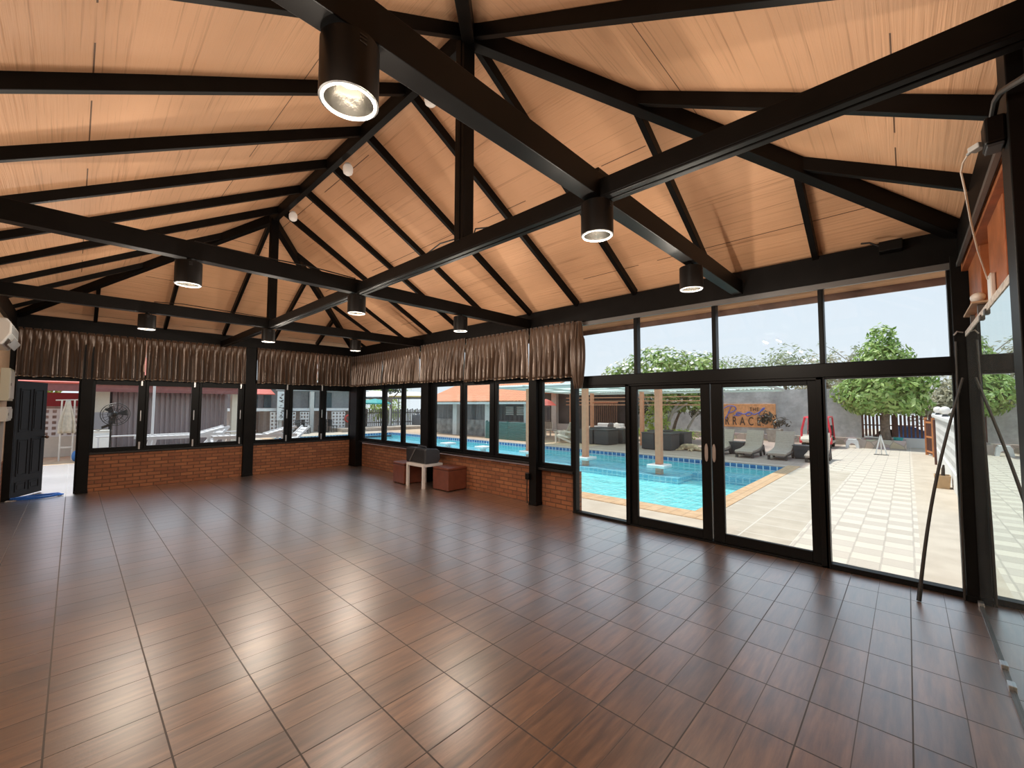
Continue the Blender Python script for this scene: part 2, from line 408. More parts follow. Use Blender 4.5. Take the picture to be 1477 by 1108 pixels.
def axbox(m, ax, pl, u0, u1, z0, z1, d0, d1, mi=0):
    # ax 'B': wall along y at x=pl ; 'A': wall along x at y=pl; d0..d1 depth outward
    if ax == 'B': m.box(pl+d0, pl+d1, u0, u1, z0, z1, mi)
    else: m.box(u0, u1, pl+d0, pl+d1, z0, z1, mi)
    return m
def ring(m, ax, pl, u0, u1, z0, z1, t, d0, d1, tb=None, tt=None):
    tb = t if tb is None else tb; tt = t if tt is None else tt
    axbox(m, ax, pl, u0, u0+t, z0, z1, d0, d1); axbox(m, ax, pl, u1-t, u1, z0, z1, d0, d1)
    axbox(m, ax, pl, u0+t, u1-t, z0, z0+tb, d0, d1); axbox(m, ax, pl, u0+t, u1-t, z1-tt, z1, d0, d1); return m
nwin = [0]
def window(ax, pl, u0, u1, z0, z1, sashes, label, handles=True, sill=True, t=.035, ht=.05):
    nwin[0] += 1
    loc = (pl, (u0+u1)/2, z0) if ax == 'B' else ((u0+u1)/2, pl, z0)
    w = thing('window_%d' % nwin[0], label, 'window', loc, kind='structure')
    f = ring(MB(), ax, pl, u0, u1, z0, z1, t, -.02, .09)
    edges = [s[0] for s in sashes] + [s[1] for s in sashes]
    ss = sorted(sashes)
    for a, b in zip(ss, ss[1:]):
        if b[0]-a[1] > .004: axbox(f, ax, pl, a[1], b[0], z0+t, z1-t, -.02, .09)
    obj('frame', f, FRAMEB, w, bevel=.003)
    if sill: obj('sill', axbox(MB(), ax, pl, u0-.01, u1+.01, z0-.035, z0, -.045, .1), SILL, w, bevel=.004)
    for a, b, g0, g1 in ss:           # sash outer a..b, glass g0..g1
        s = MB(); gz0, gz1 = z0+t+.045, z1-t-ht
        axbox(s, ax, pl, a, g0, z0+t, z1-t, -.008, .045); axbox(s, ax, pl, g1, b, z0+t, z1-t, -.008, .045)
        axbox(s, ax, pl, g0, g1, z0+t, gz0, -.008, .045); axbox(s, ax, pl, g0, g1, gz1, z1-t, -.008, .045)
        so_ = obj('sash', s, FRAMEB, w, bevel=.003)
        obj('pane', axbox(MB(), ax, pl, g0-.005, g1+.005, gz0-.005, gz1+.005, .016, .022), GLASS, so_)
        if handles:
            u = g1 + .045
            obj('handle', axbox(axbox(MB(), ax, pl, u-.008, u+.008, (gz0+gz1)/2-.10, (gz0+gz1)/2+.10, -.04, -.02), ax, pl, u-.006, u+.006, (gz0+gz1)/2-.02, (gz0+gz1)/2+.02, -.03, -.008), SILVER, so_, bevel=.003)
            for zz in (z0+.09, z1-.10):
                obj('hinge', axbox(MB(), ax, pl, u-.014, u+.014, zz-.07, zz+.07, -.028, -.006), SILVER, so_, bevel=.003)
    return w
# far wall (A)
window('A', YA+.02, .225, 2.60, .70, 2.1, [(.23,.95,.265,.845),(.955,1.79,1.0,1.665),(1.795,2.595,1.84,2.49)], 'triple casement window in the far wall between doorway and middle post', ht=.13)
window('A', YA+.02, 2.80, 5.10, .70, 2.1, [(2.805,3.545,2.855,3.44),(3.55,4.36,3.62,4.255),(4.365,5.09,4.42,5.02)], 'triple casement window in the far wall next to the far corner', ht=.13)
# pool side (B)
window('B', XB+.02, 7.46, 10.3, .66, 2.09, [(7.465,8.29,7.56,8.22),(8.295,9.12,8.36,9.06),(9.125,10.25,9.22,10.12)], 'triple window in the pool wall beside the far corner', handles=False, ht=.10)
window('B', XB+.02, 4.42, 7.2, .66, 2.09, [(4.425,5.30,4.50,5.24),(5.305,6.17,5.43,6.10),(6.175,7.19,6.26,7.06)], 'triple window in the pool wall behind the speaker table', handles=False, ht=.10)
window('B', XB+.02, 3.62, 4.27, .60, 2.03, [(3.625,4.265,3.66,4.21)], 'single narrow window in the pool wall next to the glazed front', handles=False)
# transom lights above (behind the valances)
def transom(ax, pl, u0, u1, mull, z0, z1, label):
    nwin[0] += 1
    loc = (pl, (u0+u1)/2, z0) if ax == 'B' else ((u0+u1)/2, pl, z0)
    w = thing('window_%d' % nwin[0], label, 'window', loc, kind='structure')
    f = ring(MB(), ax, pl, u0, u1, z0, z1, .04, 0, .08)
    for q in mull: axbox(f, ax, pl, q-.02, q+.02, z0+.04, z1-.04, 0, .08)
    obj('frame', f, FRAMEB, w, bevel=.003)
    obj('pane', axbox(MB(), ax, pl, u0+.03, u1-.03, z0+.03, z1-.03, .035, .041), GLASS, w)
transom('A', YA+.02, .225, 2.6, [1.4], 2.1, 2.83, 'high window behind the long valance on the far wall')
transom('A', YA+.02, XD+.06, .075, [], 2.03, 2.83, 'high window over the open doorway')
transom('A', YA+.02, 2.8, 5.1, [4.1], 2.1, 2.83, 'high window behind the right valance on the far wall')
transom('B', XB+.02, 7.46, 10.3, [8.9], 2.09, 2.80, 'high window behind the valance at the far end of the pool wall')
transom('B', XB+.02, 4.42, 7.2, [5.94], 2.09, 2.80, 'high window behind the middle valance of the pool wall')
# ---- big glazed front: fixed panes and sliding door
def fixed(u0, u1, z0, z1, g0, g1, gz0, gz1, label):
    nwin[0] += 1
    w = thing('window_%d' % nwin[0], label, 'window', (XB+.02,(u0+u1)/2,z0), kind='structure')
    m = MB(); ax, pl = 'B', XB
    axbox(m,ax,pl,u0,g0,z0,z1,0,.1); axbox(m,ax,pl,g1,u1,z0,z1,0,.1)
    if gz0>z0: axbox(m,ax,pl,g0,g1,z0,gz0,0,.1)
    if gz1<z1: axbox(m,ax,pl,g0,g1,gz1,z1,0,.1)
    obj('frame', m, FRAMEB, w, bevel=.003)
    obj('pane', axbox(MB(),ax,pl,g0-.01,g1+.01,gz0-.01,gz1+.01,.045,.053), GLASSD, w)
    return w
struct('trim_1', axbox(MB(),'B',XB,-.32,3.62,1.865,2.0,-.01,.11), FRAMEB, 'thick black rail between the door panes and the upper panes', 'rail', bevel=.004)
struct('trim_2', axbox(MB(),'B',XB,-.30,3.42,2.765,2.80,-.035,-.005).box(5.085,5.115,-.3,3.4,2.745,2.765), GREYM, 'grey curtain track under the plate above the glazed front', 'track')
fixed(2.74, 3.62, 0, 1.87, 2.755, 3.565, .035, 1.83, 'tall fixed pane left of the sliding door')
fixed(-.32, .62, 0, 1.87, -.285, .585, .05, 1.845, 'tall fixed pane between sliding door and mirror corner')
for u0,u1,g0,g1,lab in ((2.585,3.62,2.625,3.60,'upper pane partly behind the end of the valance'),(1.60,2.585,1.635,2.575,'upper pane over the left sliding leaf'),(.585,1.60,.62,1.59,'upper pane over the right sliding leaf'),(-.32,.585,-.28,.575,'upper pane beside the mirror corner')):
    fixed(u0,u1,2.0,2.78,g0,g1,2.005,2.775,lab)
door = thing('door_1', 'black framed double sliding glass door to the pool', 'door', (XB,1.68,0), kind='structure')
obj('frame', axbox(axbox(axbox(axbox(MB(),'B',XB,.60,.66,0,1.87,.0,.12),'B',XB,2.70,2.76,0,1.87,.0,.12),'B',XB,.6,2.76,0,.02,.0,.12),'B',XB,.6,2.76,1.84,1.87,0,.12), FRAMEB, door, bevel=.003)
for k_, (a,b,g0,g1) in enumerate(((1.685,2.71,1.79,2.605),(.65,1.672,.735,1.545))):
    lf = obj('leaf', ring(MB(),'B',XB+.03-.0*k_,a,b,.015,1.85,.06,0,.045), FRAMEB, door)
    m = MB(); axbox(m,'B',XB+.03,a,g0,.015,1.85,0,.045); axbox(m,'B',XB+.03,g1,b,.015,1.85,0,.045)
    axbox(m,'B',XB+.03,g0,g1,.015,.125,0,.045); axbox(m,'B',XB+.03,g0,g1,1.79,1.85,0,.045)
    lf.data.clear_geometry(); q = [tuple(V(p)-wloc(door)) for p in m.v]; lf.data.from_pydata(q,[],m.f); lf.data.update()
    lf.modifiers.new('bevel','BEVEL').width = .003
    obj('pane', axbox(MB(),'B',XB+.03,g0-.01,g1+.01,.115,1.80,.018,.026), GLASSD, lf)
    u = 1.73 if k_ == 0 else 1.645
    h = MB().prism([(u+.019*math.cos(t)*1., 1.03+.075*math.sin(t)*1. + (.03 if math.sin(t)>0 else -.03)) for t in [2*math.pi*i/20 for i in range(20)]], 'x', XB+.018, XB+.03)
    obj('handle', h, SILVER, lf)

# ---- open panelled door in the far wall
DOORM = mat('dark_grey_door_paint', (.011,.011,.012), .55, spec=.15, var=.15)
dr = thing('door_2', 'dark grey panelled door standing open at the far left', 'door', (-.665,YA+.06,0), kind='structure')
def leaf():
    W, H, T = .74, 1.96, .04; m = MB().box(0,W,0,T,.01,H)
    for (a,b,c,d) in ((.09,.34,1.10,1.84),(.40,.65,1.10,1.84),(.09,.34,.36,.98),(.40,.65,.36,.98),(.09,.34,.10,.26),(.40,.65,.10,.26)):
        for s_ in (-1,1):
            y0 = 0 if s_<0 else T
            ring(m,'A',y0,a,b,c,d,.022,-.008,.008); m.box(a+.045,b-.045,y0-.006,y0+.006,c+.045,d-.045)
    return m
ang = math.radians(64)
Md = Matrix.Translation(wloc(dr)) @ Matrix.Rotation(ang,4,'Z')
lf = obj('leaf', leaf().xform(Md), DOORM, dr, bevel=.003)
KN = mat('aged_brass', (.14,.07,.04), .35, metal=.8)
obj('knob', MB().lathe([(.012,0),(.012,.03),(.026,.045),(.03,.06),(.022,.075),(.001,.08)],16).xform(Md @ Matrix.Translation((.69,-.0,.98)) @ Matrix.Rotation(math.pi/2,4,'X')), KN, lf, smooth=True)
obj('frame', MB().box(-.70,-.66,YA,YA+.1,0,2.03).box(.05,.09,YA,YA+.1,0,2.03).box(-.66,.05,YA,YA+.1,1.98,2.03), FRAMEB, dr, bevel=.003)

# ---- left wall (mostly outside the photograph): sill, posts and wide windows as on the other sides
struct('wall_left', MB().box(XD-.13,XD,YC,YA+.1,0,.66), BRY, 'low brick wall along the left side', 'wall')
struct('wall_left_panel', MB().box(XD-.1,XD,YC,YA+.1,.66,2.85), mat('tan_wall_panel',(.60,.42,.28),.7,var=.06), 'tan panelled upper part of the left wall', 'wall')

# ---- mirror wall (C)
WOODR = mat('rust_brown_wood', (.33,.105,.035), .5, var=.35, vscale=5, bump=.2, bscale=30)
WOODL = mat('orange_plywood', (.62,.30,.11), .5, var=.25, vscale=4)
PLAST = mat('rough_white_plaster', (.62,.58,.54), .8, var=.35, vscale=30, bump=.5, bscale=60)
struct('wall_mirror', MB().box(XD,5.1,YC-.2,YC-.012,0,2.17), BLACK, 'backing wall behind the mirror', 'wall')
up_ = MB().box(XD,5.06,YC-.2,YC-.12,2.17,2.80)
struct('wall_mirror_upper', up_, WOODL, 'recessed plywood strip above the mirror', 'wall')
for i,(a,b) in enumerate(((4.30,5.0),(3.33,3.89),(1.6,2.1))):
    struct('stud', MB().box(a,b,YC-.12,YC-.03,2.17,2.72), WOODR, 'rust-brown wooden stud above the mirror, %s from the corner' % ords[i], 'stud', bevel=.004)
struct('trim_3', MB().box(XD,5.05,YC-.06,YC+.004,2.155,2.195), PLAST, 'ragged pale plaster strip along the top of the mirror', 'trim')
struct('trim_4', MB().box(XD,5.05,YC-.10,YC+.006,2.70,2.78), WOODR, 'wooden edge strip under the plate above the mirror', 'trim')
mg = NT('mirror_glass'); nt_=mg.nt
gl_ = mg.n('BsdfGlossy'); gl_.inputs[0].default_value=(.80,.87,.85,1); gl_.inputs['Roughness'].default_value=0
_,x_,y_,z_ = mg.coords(); nn = mg.noise(mg.comb(mg.math('MULTIPLY',x_,3.),0.,mg.math('MULTIPLY',z_,1.)),2.,4.)
df_ = mg.n('BsdfDiffuse'); df_.inputs[0].default_value=(.5,.52,.52,1)
mxs = mg.n('MixShader'); mg.l(mg.math('MULTIPLY',nn,.09),mxs.inputs[0]); mg.l(gl_.outputs[0],mxs.inputs[1]); mg.l(df_.outputs[0],mxs.inputs[2]); mg.l(mxs.outputs[0],mg.out.inputs['Surface'])
mr = thing('wall_mirror_glass','large frameless wall mirror at the right reflecting the glass doors','mirror',(4.0,YC,0))
mr.name='mirror'
obj('glass', MB().box(3.02,5.045,YC-.008,YC,.012,2.165), mg.m, mr)
obj('bottom_rail', MB().box(3.02,5.045,YC-.004,YC+.012,0,.014), GREYM, mr)
for x in (5.0,3.92,3.66): obj('clip', MB().box(x-.035,x+.035,YC-.004,YC+.016,.0,.035), SILVER, mr, bevel=.003)
CLIPB = mat('dark_mirror_clip',(.05,.045,.04),.5)
for x in (4.03,3.80): obj('clip', MB().box(x-.03,x+.03,YC-.004,YC+.012,2.135,2.168), CLIPB, mr, bevel=.003)
# ------------------------------------------------------------------ hanging lamps
CAN = mat('black_lamp_housing', (.0045,.0038,.0035), .42, spec=.2)
REFL = mat('polished_reflector', (.34,.33,.31), .2, metal=1., bump=.25, bscale=25)
RIM = mat('pale_lamp_rim', (.75,.75,.73), .25, metal=.7)
BULB = mat('frosted_bulb_glass', (.75,.72,.66), .3, emit=(1,.86,.68), estr=LAMP_GLOW)
CABLE = mat('black_cable', (.008,.008,.008), .5)
def lamp():
    r = thing('hanging_downlight', 'x', 'ceiling lamp', (0,0,0), 'black can lamps under the tie beams')
    H, RR = .195, .096
    obj('housing', MB().shell([(RR-.012,.0),(RR,.0),(RR,H-.004),(RR-.006,H),(.001,H)],32), CAN, r, smooth=True, fix=False)
    m = MB()
    for j in range(3): m.box(-.012+.0,.012,-RR-.001,-RR+.002,H-.045+.0115*j,H-.040+.0115*j)
    obj('vent', m, CABLE, r)
    obj('reflector', MB().shell([(RR-.014,.004),(RR-.020,.04),(RR-.034,.10),(.035,.135),(.001,.137)],32), REFL, r, smooth=True, fix=False)
    obj('rim', MB().shell([(RR-.006,-.001),(RR-.008,-.004),(RR-.016,-.003),(RR-.015,.006)],32), RIM, r, smooth=True)
    b = obj('bulb', MB().lathe([(.020,.134),(.024,.12),(.036,.085),(.035,.072),(.02,.066),(.001,.065)],20), BULB, r, smooth=True)
    obj('neck', MB().lathe([(.03,H-.001),(.03,H+.012),(.018,H+.02),(.018,H+.03)],16), CAN, r, smooth=True)
    obj('cord', MB().tube([(.04,.03,H-.002),(.05,.06,H+.03),(.052,.062,H+.11),(.04,.05,H+.185),(-.05,.04,H+.19)],.006,6), CABLE, r, smooth=True)
    if FILL_W > 0:
        for q in range(4):
         ld = bpy.data.lights.new('can_fill_light','POINT'); ld.energy = FILL_W/4; ld.color=(1,.88,.74); ld.shadow_soft_size=.01
         lo = bpy.data.objects.new('can_fill_light', ld); COL.objects.link(lo); lo.parent = r; lo.location=(.12*math.cos(.785+1.571*q),.12*math.sin(.785+1.571*q),-.12)  # added fill: bare points hung below the can to brighten the ceiling
    return r
spots = [(.60,1.335),(2.13,1.32),(3.68,1.335),(.63,4.42),(2.13,4.42),(3.62,4.42),(.64,7.46),(2.13,7.48),(3.6,7.48)]
lampl = ['nearest and largest black can lamp at the top left of the hall','black can lamp under the crossing of the near tie beam and long beam','black can lamp in front of the glass doors',
 'black can lamp on the left of the middle tie beam','black can lamp under the crossing of the middle tie beam and long beam','black can lamp near the pool windows on the middle tie beam',
 'small black can lamp on the far tie beam above the left valance','small black can lamp where the far tie beam meets the long beam','small black can lamp on the far tie beam nearest the far corner']
l0 = lamp()
ZL = ZT-.225
for i,(x,y) in enumerate(spots):
    o = l0 if i == 0 else dup(l0)
    o.location = (x,y,ZL); o['label'] = lampl[i]
# junction boxes and wiring on top of the beams
for (x,y,lab) in ((2.2,1.37,'black transformer box on the beam crossing above the second can lamp'),):
    t = thing('transformer_box', lab, 'transformer', (x,y,ZT+.15))
    obj('case', MB().box(x-.05,x+.11,y-.05,y+.06,ZT+.15,ZT+.215), CAN, t, bevel=.006); obj('lead', MB().tube([(x-.05,y,ZT+.19),(x-.09,y-.06,ZT+.15),(x-.09,y-.06,ZT+.02)],.006,6), CABLE, t)
for pts, lab in (([(2.17,2.5,ZT+.125),(2.15,2.45,ZT+.16),(2.17,2.3,ZT+.135),(2.18,2.0,ZT+.118)],'thin black wire looping over the long beam at the near king post'),
                 ([(2.17,2.72,ZT+.16),(2.14,2.9,ZT+.16),(2.16,3.2,ZT+.118),(2.16,4.3,ZT+.118)],'thin black wire lying along the long beam behind the near king post'),
                 ([(.66,4.40,ZT+.156),(1.2,4.40,ZT+.158),(1.6,4.40,ZT+.175),(2.1,4.40,ZT+.158)],'thin black wire along the top of the middle tie beam'),
                 ([(.7,7.44,ZT+.158),(1.0,7.44,ZT+.185),(1.8,7.44,ZT+.165),(2.08,7.44,ZT+.158)],'thin black wire along the top of the far tie beam'),
                 ):
    solo('electric_wire', MB().tube(pts,.006,6), CABLE, lab, 'wire', smooth=True)
# globe lamps along the ridge
GLB = mat('milky_lamp_glass', (.80,.77,.73), .35, emit=(1,.9,.78), estr=GLOBE_GLOW)
LAMPB = mat('white_lamp_base', (.7,.68,.65), .5)
def globe():
    r = thing('globe_lamp','x','lamp',(0,0,0),'white globe lamps under the ridge beam')
    obj('globe', MB().lathe([(.001,-.15),(.03,-.148),(.052,-.13),(.060,-.10),(.060,-.055),(.05,-.03),(.034,-.018)],20), GLB, r, smooth=True)
    obj('base', MB().lathe([(.034,-.02),(.036,-.005),(.03,.0)],20), LAMPB, r, smooth=True)
    return r
g0 = globe()
for i,(y,lab) in enumerate(((3.24,'white globe lamp under the ridge nearest the king post, half hidden by the near beam'),(5.0,'white globe lamp under the middle of the ridge beam'),(6.9,'white globe lamp under the far end of the ridge beam'))):
    o = g0 if i==0 else dup(g0); o.location=(XC+.085,y,ZR-.05); o['label']=lab

# ------------------------------------------------------------------ valance curtains
def satin():
    g = NT('brown_satin_curtain'); vec,x,y,z = g.coords()
    n = g.noise(g.comb(g.math('MULTIPLY',g.math('ADD',x,y),40.),g.math('MULTIPLY',z,2.)),1.,3.)
    g.color(g.ramp(n,[(.3,(.062,.033,.019)),(.7,(.115,.066,.038))])); g.rough(.30); g.b.inputs['Metallic'].default_value=.25
    g.b.inputs['Sheen Weight'].default_value=.4; g.b.inputs['Specular IOR Level'].default_value=.7; return g.m
SATIN = satin(); LINING = mat('pale_curtain_lining',(.45,.34,.25),.6)
def valance(ax, pl, u0, u1, z0, z1, label, rng, pitch=.105, sgn=-1, group='brown pleated valances above the windows'):
    n = max(3, int(round(abs(u1-u0)/pitch))); nu = n*10; nv = 16; L = u1-u0
    ph = [rng.uniform(-.25,.25) for _ in range(n+2)]; am = [rng.uniform(.75,1.25) for _ in range(n+2)]; hem=[rng.uniform(-.012,.012) for _ in range(n+2)]
    def fn(u, v, off=0.):
        t = u*n; i = int(min(t, n-1)); f = t-i
        a = (am[i]*(1-f)+am[i+1]*f); p = ph[i]*(1-f)+ph[i+1]*f
        zt = 1-v                                         # 0 at the top
        pin = math.exp(-((zt-.17)/.07)**2)               # pinch line of the heading
        A = (.012+.030*min(1,max(0,(zt-.15)/.6)))*a*(1-.6*pin)
        c = math.cos(2*math.pi*(t+p*min(1,zt*2)))
        if zt < .17: c = .55*c + .45*math.cos(4*math.pi*(t+.25))
        d = .055 + A*(math.copysign(abs(c)**.75,c)) + .018*min(1,max(0,zt-.2))
        du = .16*(1/n)*math.sin(4*math.pi*t)*min(1,zt)*a*.5*.5
        z = z0 + (z1-z0)*v + (hem[i]*(1-f)+hem[i+1]*f)*(1-v) - (.006*(c) if v==0 else 0)
        uu = u0 + L*(u+du)
        return (pl+sgn*d, uu, z) if ax=='B' else (uu, pl+sgn*d, z)
    loc = (pl,(u0+u1)/2,z1) if ax=='B' else ((u0+u1)/2,pl,z1)
    r = thing('valance_curtain', label, 'curtain', loc, group)
    obj('drape', MB().grid(fn,nu,nv), SATIN, r, smooth=True, solid=.004, fix=False)
    hm = MB().grid(lambda u,v: tuple(V(fn(u,0)) + V((sgn*.003 if ax=='B' else 0, sgn*.003 if ax=='A' else 0, .014*v))), nu, 1)
    obj('hem', hm, LINING, r, smooth=True, fix=False)
    rl = MB(); axbox(rl, ax, pl, u0, u1, z1-.02, z1+.005, .0+(-.05 if sgn<0 else 0), .02); obj('rail', rl, FRAMEB, r)
    return r
rg = random.Random(5)
ya, xb = YA-.035, 5.075
valance('A',ya,-.68,.91,2.03,2.85,'brown pleated valance over the open doorway at the far left',rg)
valance('A',ya,.925,2.585,2.04,2.85,'brown pleated valance on the far wall left of the middle post',rg)
valance('A',ya,2.81,4.115,2.06,2.86,'brown pleated valance on the far wall right of the middle post',rg)
valance('A',ya,4.13,5.06,2.06,2.86,'short brown pleated valance on the far wall touching the far corner',rg)
valance('B',xb,10.60,9.0,2.06,2.84,'brown pleated valance on the pool wall touching the far corner',rg)
valance('B',xb,8.985,7.475,2.06,2.84,'brown pleated valance on the pool wall left of the post behind the speaker',rg)
valance('B',xb,7.43,5.985,2.04,2.84,'brown pleated valance above the speaker table',rg)
valance('B',xb,5.955,4.40,2.02,2.82,'brown pleated valance on the pool wall left of the nearer post',rg)
lastv = valance('B',xb,4.37,3.52,1.99,2.82,'nearest brown pleated valance at the edge of the glazed front',rg)
# the end of the last valance is gathered and wrapped round its rail
def sw(u,v):
    zz = 2.80-.98*v; b = math.sin(math.pi*min(1,v*1.02))**.8
    a = -1.2+2.6*u; rr=.045+.06*b*(1 if v>.25 else .6)
    return (5.02-rr*math.cos(a)*.8-.012*math.cos(9*u*math.pi), 3.47-.03-rr*math.sin(a)*1.1+.02*math.cos(7*u*math.pi)*.4, zz)
obj('wrapped_end', MB().grid(sw,30,18), SATIN, lastv, smooth=True, solid=.004, fix=False)
# pull cords
PINK = mat('pinkish_cord',(.75,.52,.45),.5)
for x,lab in ((.918,'pinkish pull cord hanging in the gap of the left far-wall valances'),(4.12,'pinkish pull cord hanging in the gap of the right far-wall valances')):
    solo('pull_cord', MB().tube([(x,ya-.10,2.80),(x-.005,ya-.12,2.5),(x-.02,ya-.12,2.35)],.008,6).lathe([(.006,0),(.016,-.03),(.016,-.14),(.008,-.16)],10,(x-.02,ya-.12,2.35)), PINK, lab, 'cord', smooth=True)

# ------------------------------------------------------------------ air conditioner, fuse boxes and cables at the far left
ACW = mat('white_plastic_casing',(.55,.56,.55),.4); ACG = mat('grey_louvre_plastic',(.30,.31,.32),.5)
ac = thing('air_conditioner','white wall air conditioner cut by the left edge of the photo','air conditioner',(XD+.02,8.2,2.28))
prof = [(XD,2.60),(XD+.16,2.60),(XD+.20,2.54),(XD+.20,2.42),(XD+.13,2.28),(XD,2.28)]
obj('casing', MB().prism(prof,'y',7.75,8.65), ACW, ac, bevel=.015)
obj('louvre', MB().bar((XD+.205,7.82,2.335),(XD+.205,8.58,2.335),.012,.07,(.5,0,.8)).bar((XD+.185,7.82,2.30),(XD+.185,8.58,2.30),.01,.05,(.5,0,.8)), ACG, ac)
m=MB()
for j in range(6): m.box(XD+.197,XD+.203,7.8,8.6,2.43+.016*j,2.436+.016*j)
obj('grille', m, ACG, ac)
BOXW = mat('cream_switch_box',(.46,.45,.36),.5); BOXG = mat('grey_cover',(.5,.5,.47),.5)
def swbox(y0,y1,z0,z1,lab,mt):
    t = thing('fuse_box',lab,'fuse box',(XD+.02,(y0+y1)/2,z0))
    obj('case', MB().box(XD,XD+.09,y0,y1,z0,z1), mt, t, bevel=.006)
    obj('cover', MB().box(XD+.088,XD+.100,y0+.02,y1-.02,z0+.03,z1-.03), BOXG, t, bevel=.004); obj('latch', MB().box(XD+.10,XD+.108,y0+.03,y0+.06,(z0+z1)/2-.02,(z0+z1)/2+.02), GREYM, t)
swbox(9.5,10.12,1.62,2.10,'cream fuse box on the left wall under the air conditioner',BOXW)
swbox(9.4,10.06,1.32,1.53,'smaller pale junction box under the cream fuse box',BOXG)
solo('cable_duct', MB().box(XD,XD+.03,9.9,9.93,.0,1.315), ACG, 'thin grey cable duct running down from the junction box', 'duct')

# ------------------------------------------------------------------ blue hose on the floor at the doorway
HOSE = mat('blue_plastic_hose',(.03,.16,.60),.25)
pts=[]
for i in range(150):
    a=i/150*2*math.pi*4.2; rr=1-.10*(i/150)*math.sin(a*.37)
    pts.append((-.36+(.27+.02*math.sin(a*1.7))*rr*math.cos(a), 10.62+.12*rr*math.sin(a)*(1+.1*math.sin(a*.6)), .013+.007*(i/150)*4+.004*math.sin(a*2.3)))
solo('garden_hose', MB().tube(pts,.011,6), HOSE, 'coiled blue garden hose lying on the threshold of the open door', 'hose', smooth=True)
solo('floor_cloth', MB().grid(lambda u,v:(-.70+.12*u,10.52+.05*v,.006+.012*math.sin(u*7)*math.sin(v*4)**2),8,4), PLAST, 'small white rag on the floor beside the blue hose', 'rag', solid=.004)

# ------------------------------------------------------------------ cubes, side table, speaker
LEATH = mat('reddish_brown_leatherette',(.17,.050,.028),.38,var=.15,vscale=10)
SEAM = mat('dark_leather_seam',(.07,.02,.012),.5)
WHT = mat('white_lacquer',(.72,.70,.68),.35)
def cube_seat(lab, loc, rz):
    r = thing('cube_stool',lab,'stool',(0,0,0),'brown leatherette cube stools')
    s=.225
    obj('body', MB().box(-s,s,-s,s,.012,.375), LEATH, r, bevel=.012)
    obj('top_cushion', MB().box(-s-.003,s+.003,-s-.003,s+.003,.378,.425), LEATH, r, bevel=.018)
    obj('seam', MB().box(-s+.002,s-.002,-s+.002,s-.002,.37,.383), SEAM, r)
    for a in (-1,1):
        for b in (-1,1): obj('foot', MB().box(a*(s-.05)-.02,a*(s-.05)+.02,b*(s-.05)-.02,b*(s-.05)+.02,0,.013), SEAM, r)
    r.location = loc; r.rotation_euler=(0,0,rz); return r
c1 = cube_seat('brown leatherette cube stool in front of the white table, nearer the camera',(4.96,6.33,0),math.radians(2))
c2 = dup(c1, loc=(4.80,7.50,0), rz=math.radians(-3), label='brown leatherette cube stool half hidden behind the white table')
tb = thing('side_table','low white square side table carrying the black speaker','table',(4.84,6.93,0))
T0,T1,U0,U1=4.56,5.01,6.62,7.20
obj('tabletop', MB().box(T0,T1,U0,U1,.405,.455), WHT, tb, bevel=.005)
for x in (T0,T1-.05):
    for y in (U0,U1-.05): obj('leg', MB().box(x,x+.05,y,y+.05,0,.405), WHT, tb, bevel=.004)
SPK = mat('black_speaker_cloth',(.012,.012,.013),.55,bump=.3,bscale=200); SPG = mat('dark_grey_plastic',(.045,.05,.058),.4); STRAP = mat('grey_strap',(.10,.10,.10),.6)
sp_ = thing('portable_speaker','black box speaker with a grey strap resting on the white side table','speaker',(4.83,6.92,.457))
pr_ = [(4.64,.458),(4.92,.458),(4.97,.53),(4.96,.68),(4.90,.725),(4.66,.745),(4.63,.72)]
obj('cabinet', MB().prism(pr_,'y',6.70,7.33), SPK, sp_, bevel=.015)
obj('end_cap', MB().prism([(4.635,.458),(4.925,.458),(4.975,.53),(4.965,.685),(4.90,.73),(4.66,.75),(4.628,.72)],'y',6.655,6.71), SPG, sp_, bevel=.012)
obj('strap', MB().bar((4.632,7.20,.475),(4.624,6.98,.74),.028,.006,(-1,0,0)), STRAP, sp_)
obj('top_handle', MB().tube([(4.78,6.85,.735),(4.78,6.86,.765),(4.78,7.13,.765),(4.78,7.14,.735)],.011,8), SPG, sp_, smooth=True)
obj('foot', MB().box(4.66,4.9,6.72,7.3,.455,.460), CABLE, sp_)

# ------------------------------------------------------------------ things at the mirror corner
ROD = mat('dark_rattan_rod',(.020,.014,.011),.5,var=.3)
rp_ = []
for i in range(30):
    t=i/29; z=1.80*(1-t); rp_.append((4.98-.21*t+.02*math.sin(t*3.1), -.335+.32*t+.035*math.sin(t*math.pi), z+.012*(1-t)+.006*t))
rod = thing('leaning_rod','thin dark bent rod leaning in the mirror corner, its foot on the floor','rod',(4.78,-.01,0))
obj('shaft', MB().tube(rp_,[.009+.004*(i/29) for i in range(30)],8), ROD, rod, smooth=True)
obj('ferrule', MB().tube([rp_[27],rp_[28],rp_[29]],.0155,8), CABLE, rod, smooth=True)
solo('leaning_rod', MB().tube([(5.035,-.285,.006),(5.02,-.29,.6),(5.025,-.30,1.3),(5.045,-.31,2.12)],.008,8), ROD, 'second thin dark rod standing upright against the corner post', 'rod', smooth=True)
hk = MB().tube([(5.04,-.355,2.19),(5.03,-.32,2.20),(5.03,-.30,2.17)],.006,6)
solo('wall_hook', hk, SILVER, 'small metal hook at the top corner of the mirror', 'hook', smooth=True)
BOARD = mat('pale_plywood_board',(.50,.36,.24),.6,var=.15)
sh = thing('corner_shelf','small pale plywood shelf standing above the mirror top near the corner','shelf',(4.5,-.40,2.175))
obj('board', MB().prism([(4.20,-.343),(4.20,-.43),(4.87,-.452),(4.82,-.346)],'z',2.280,2.294), BOARD, sh, bevel=.002)
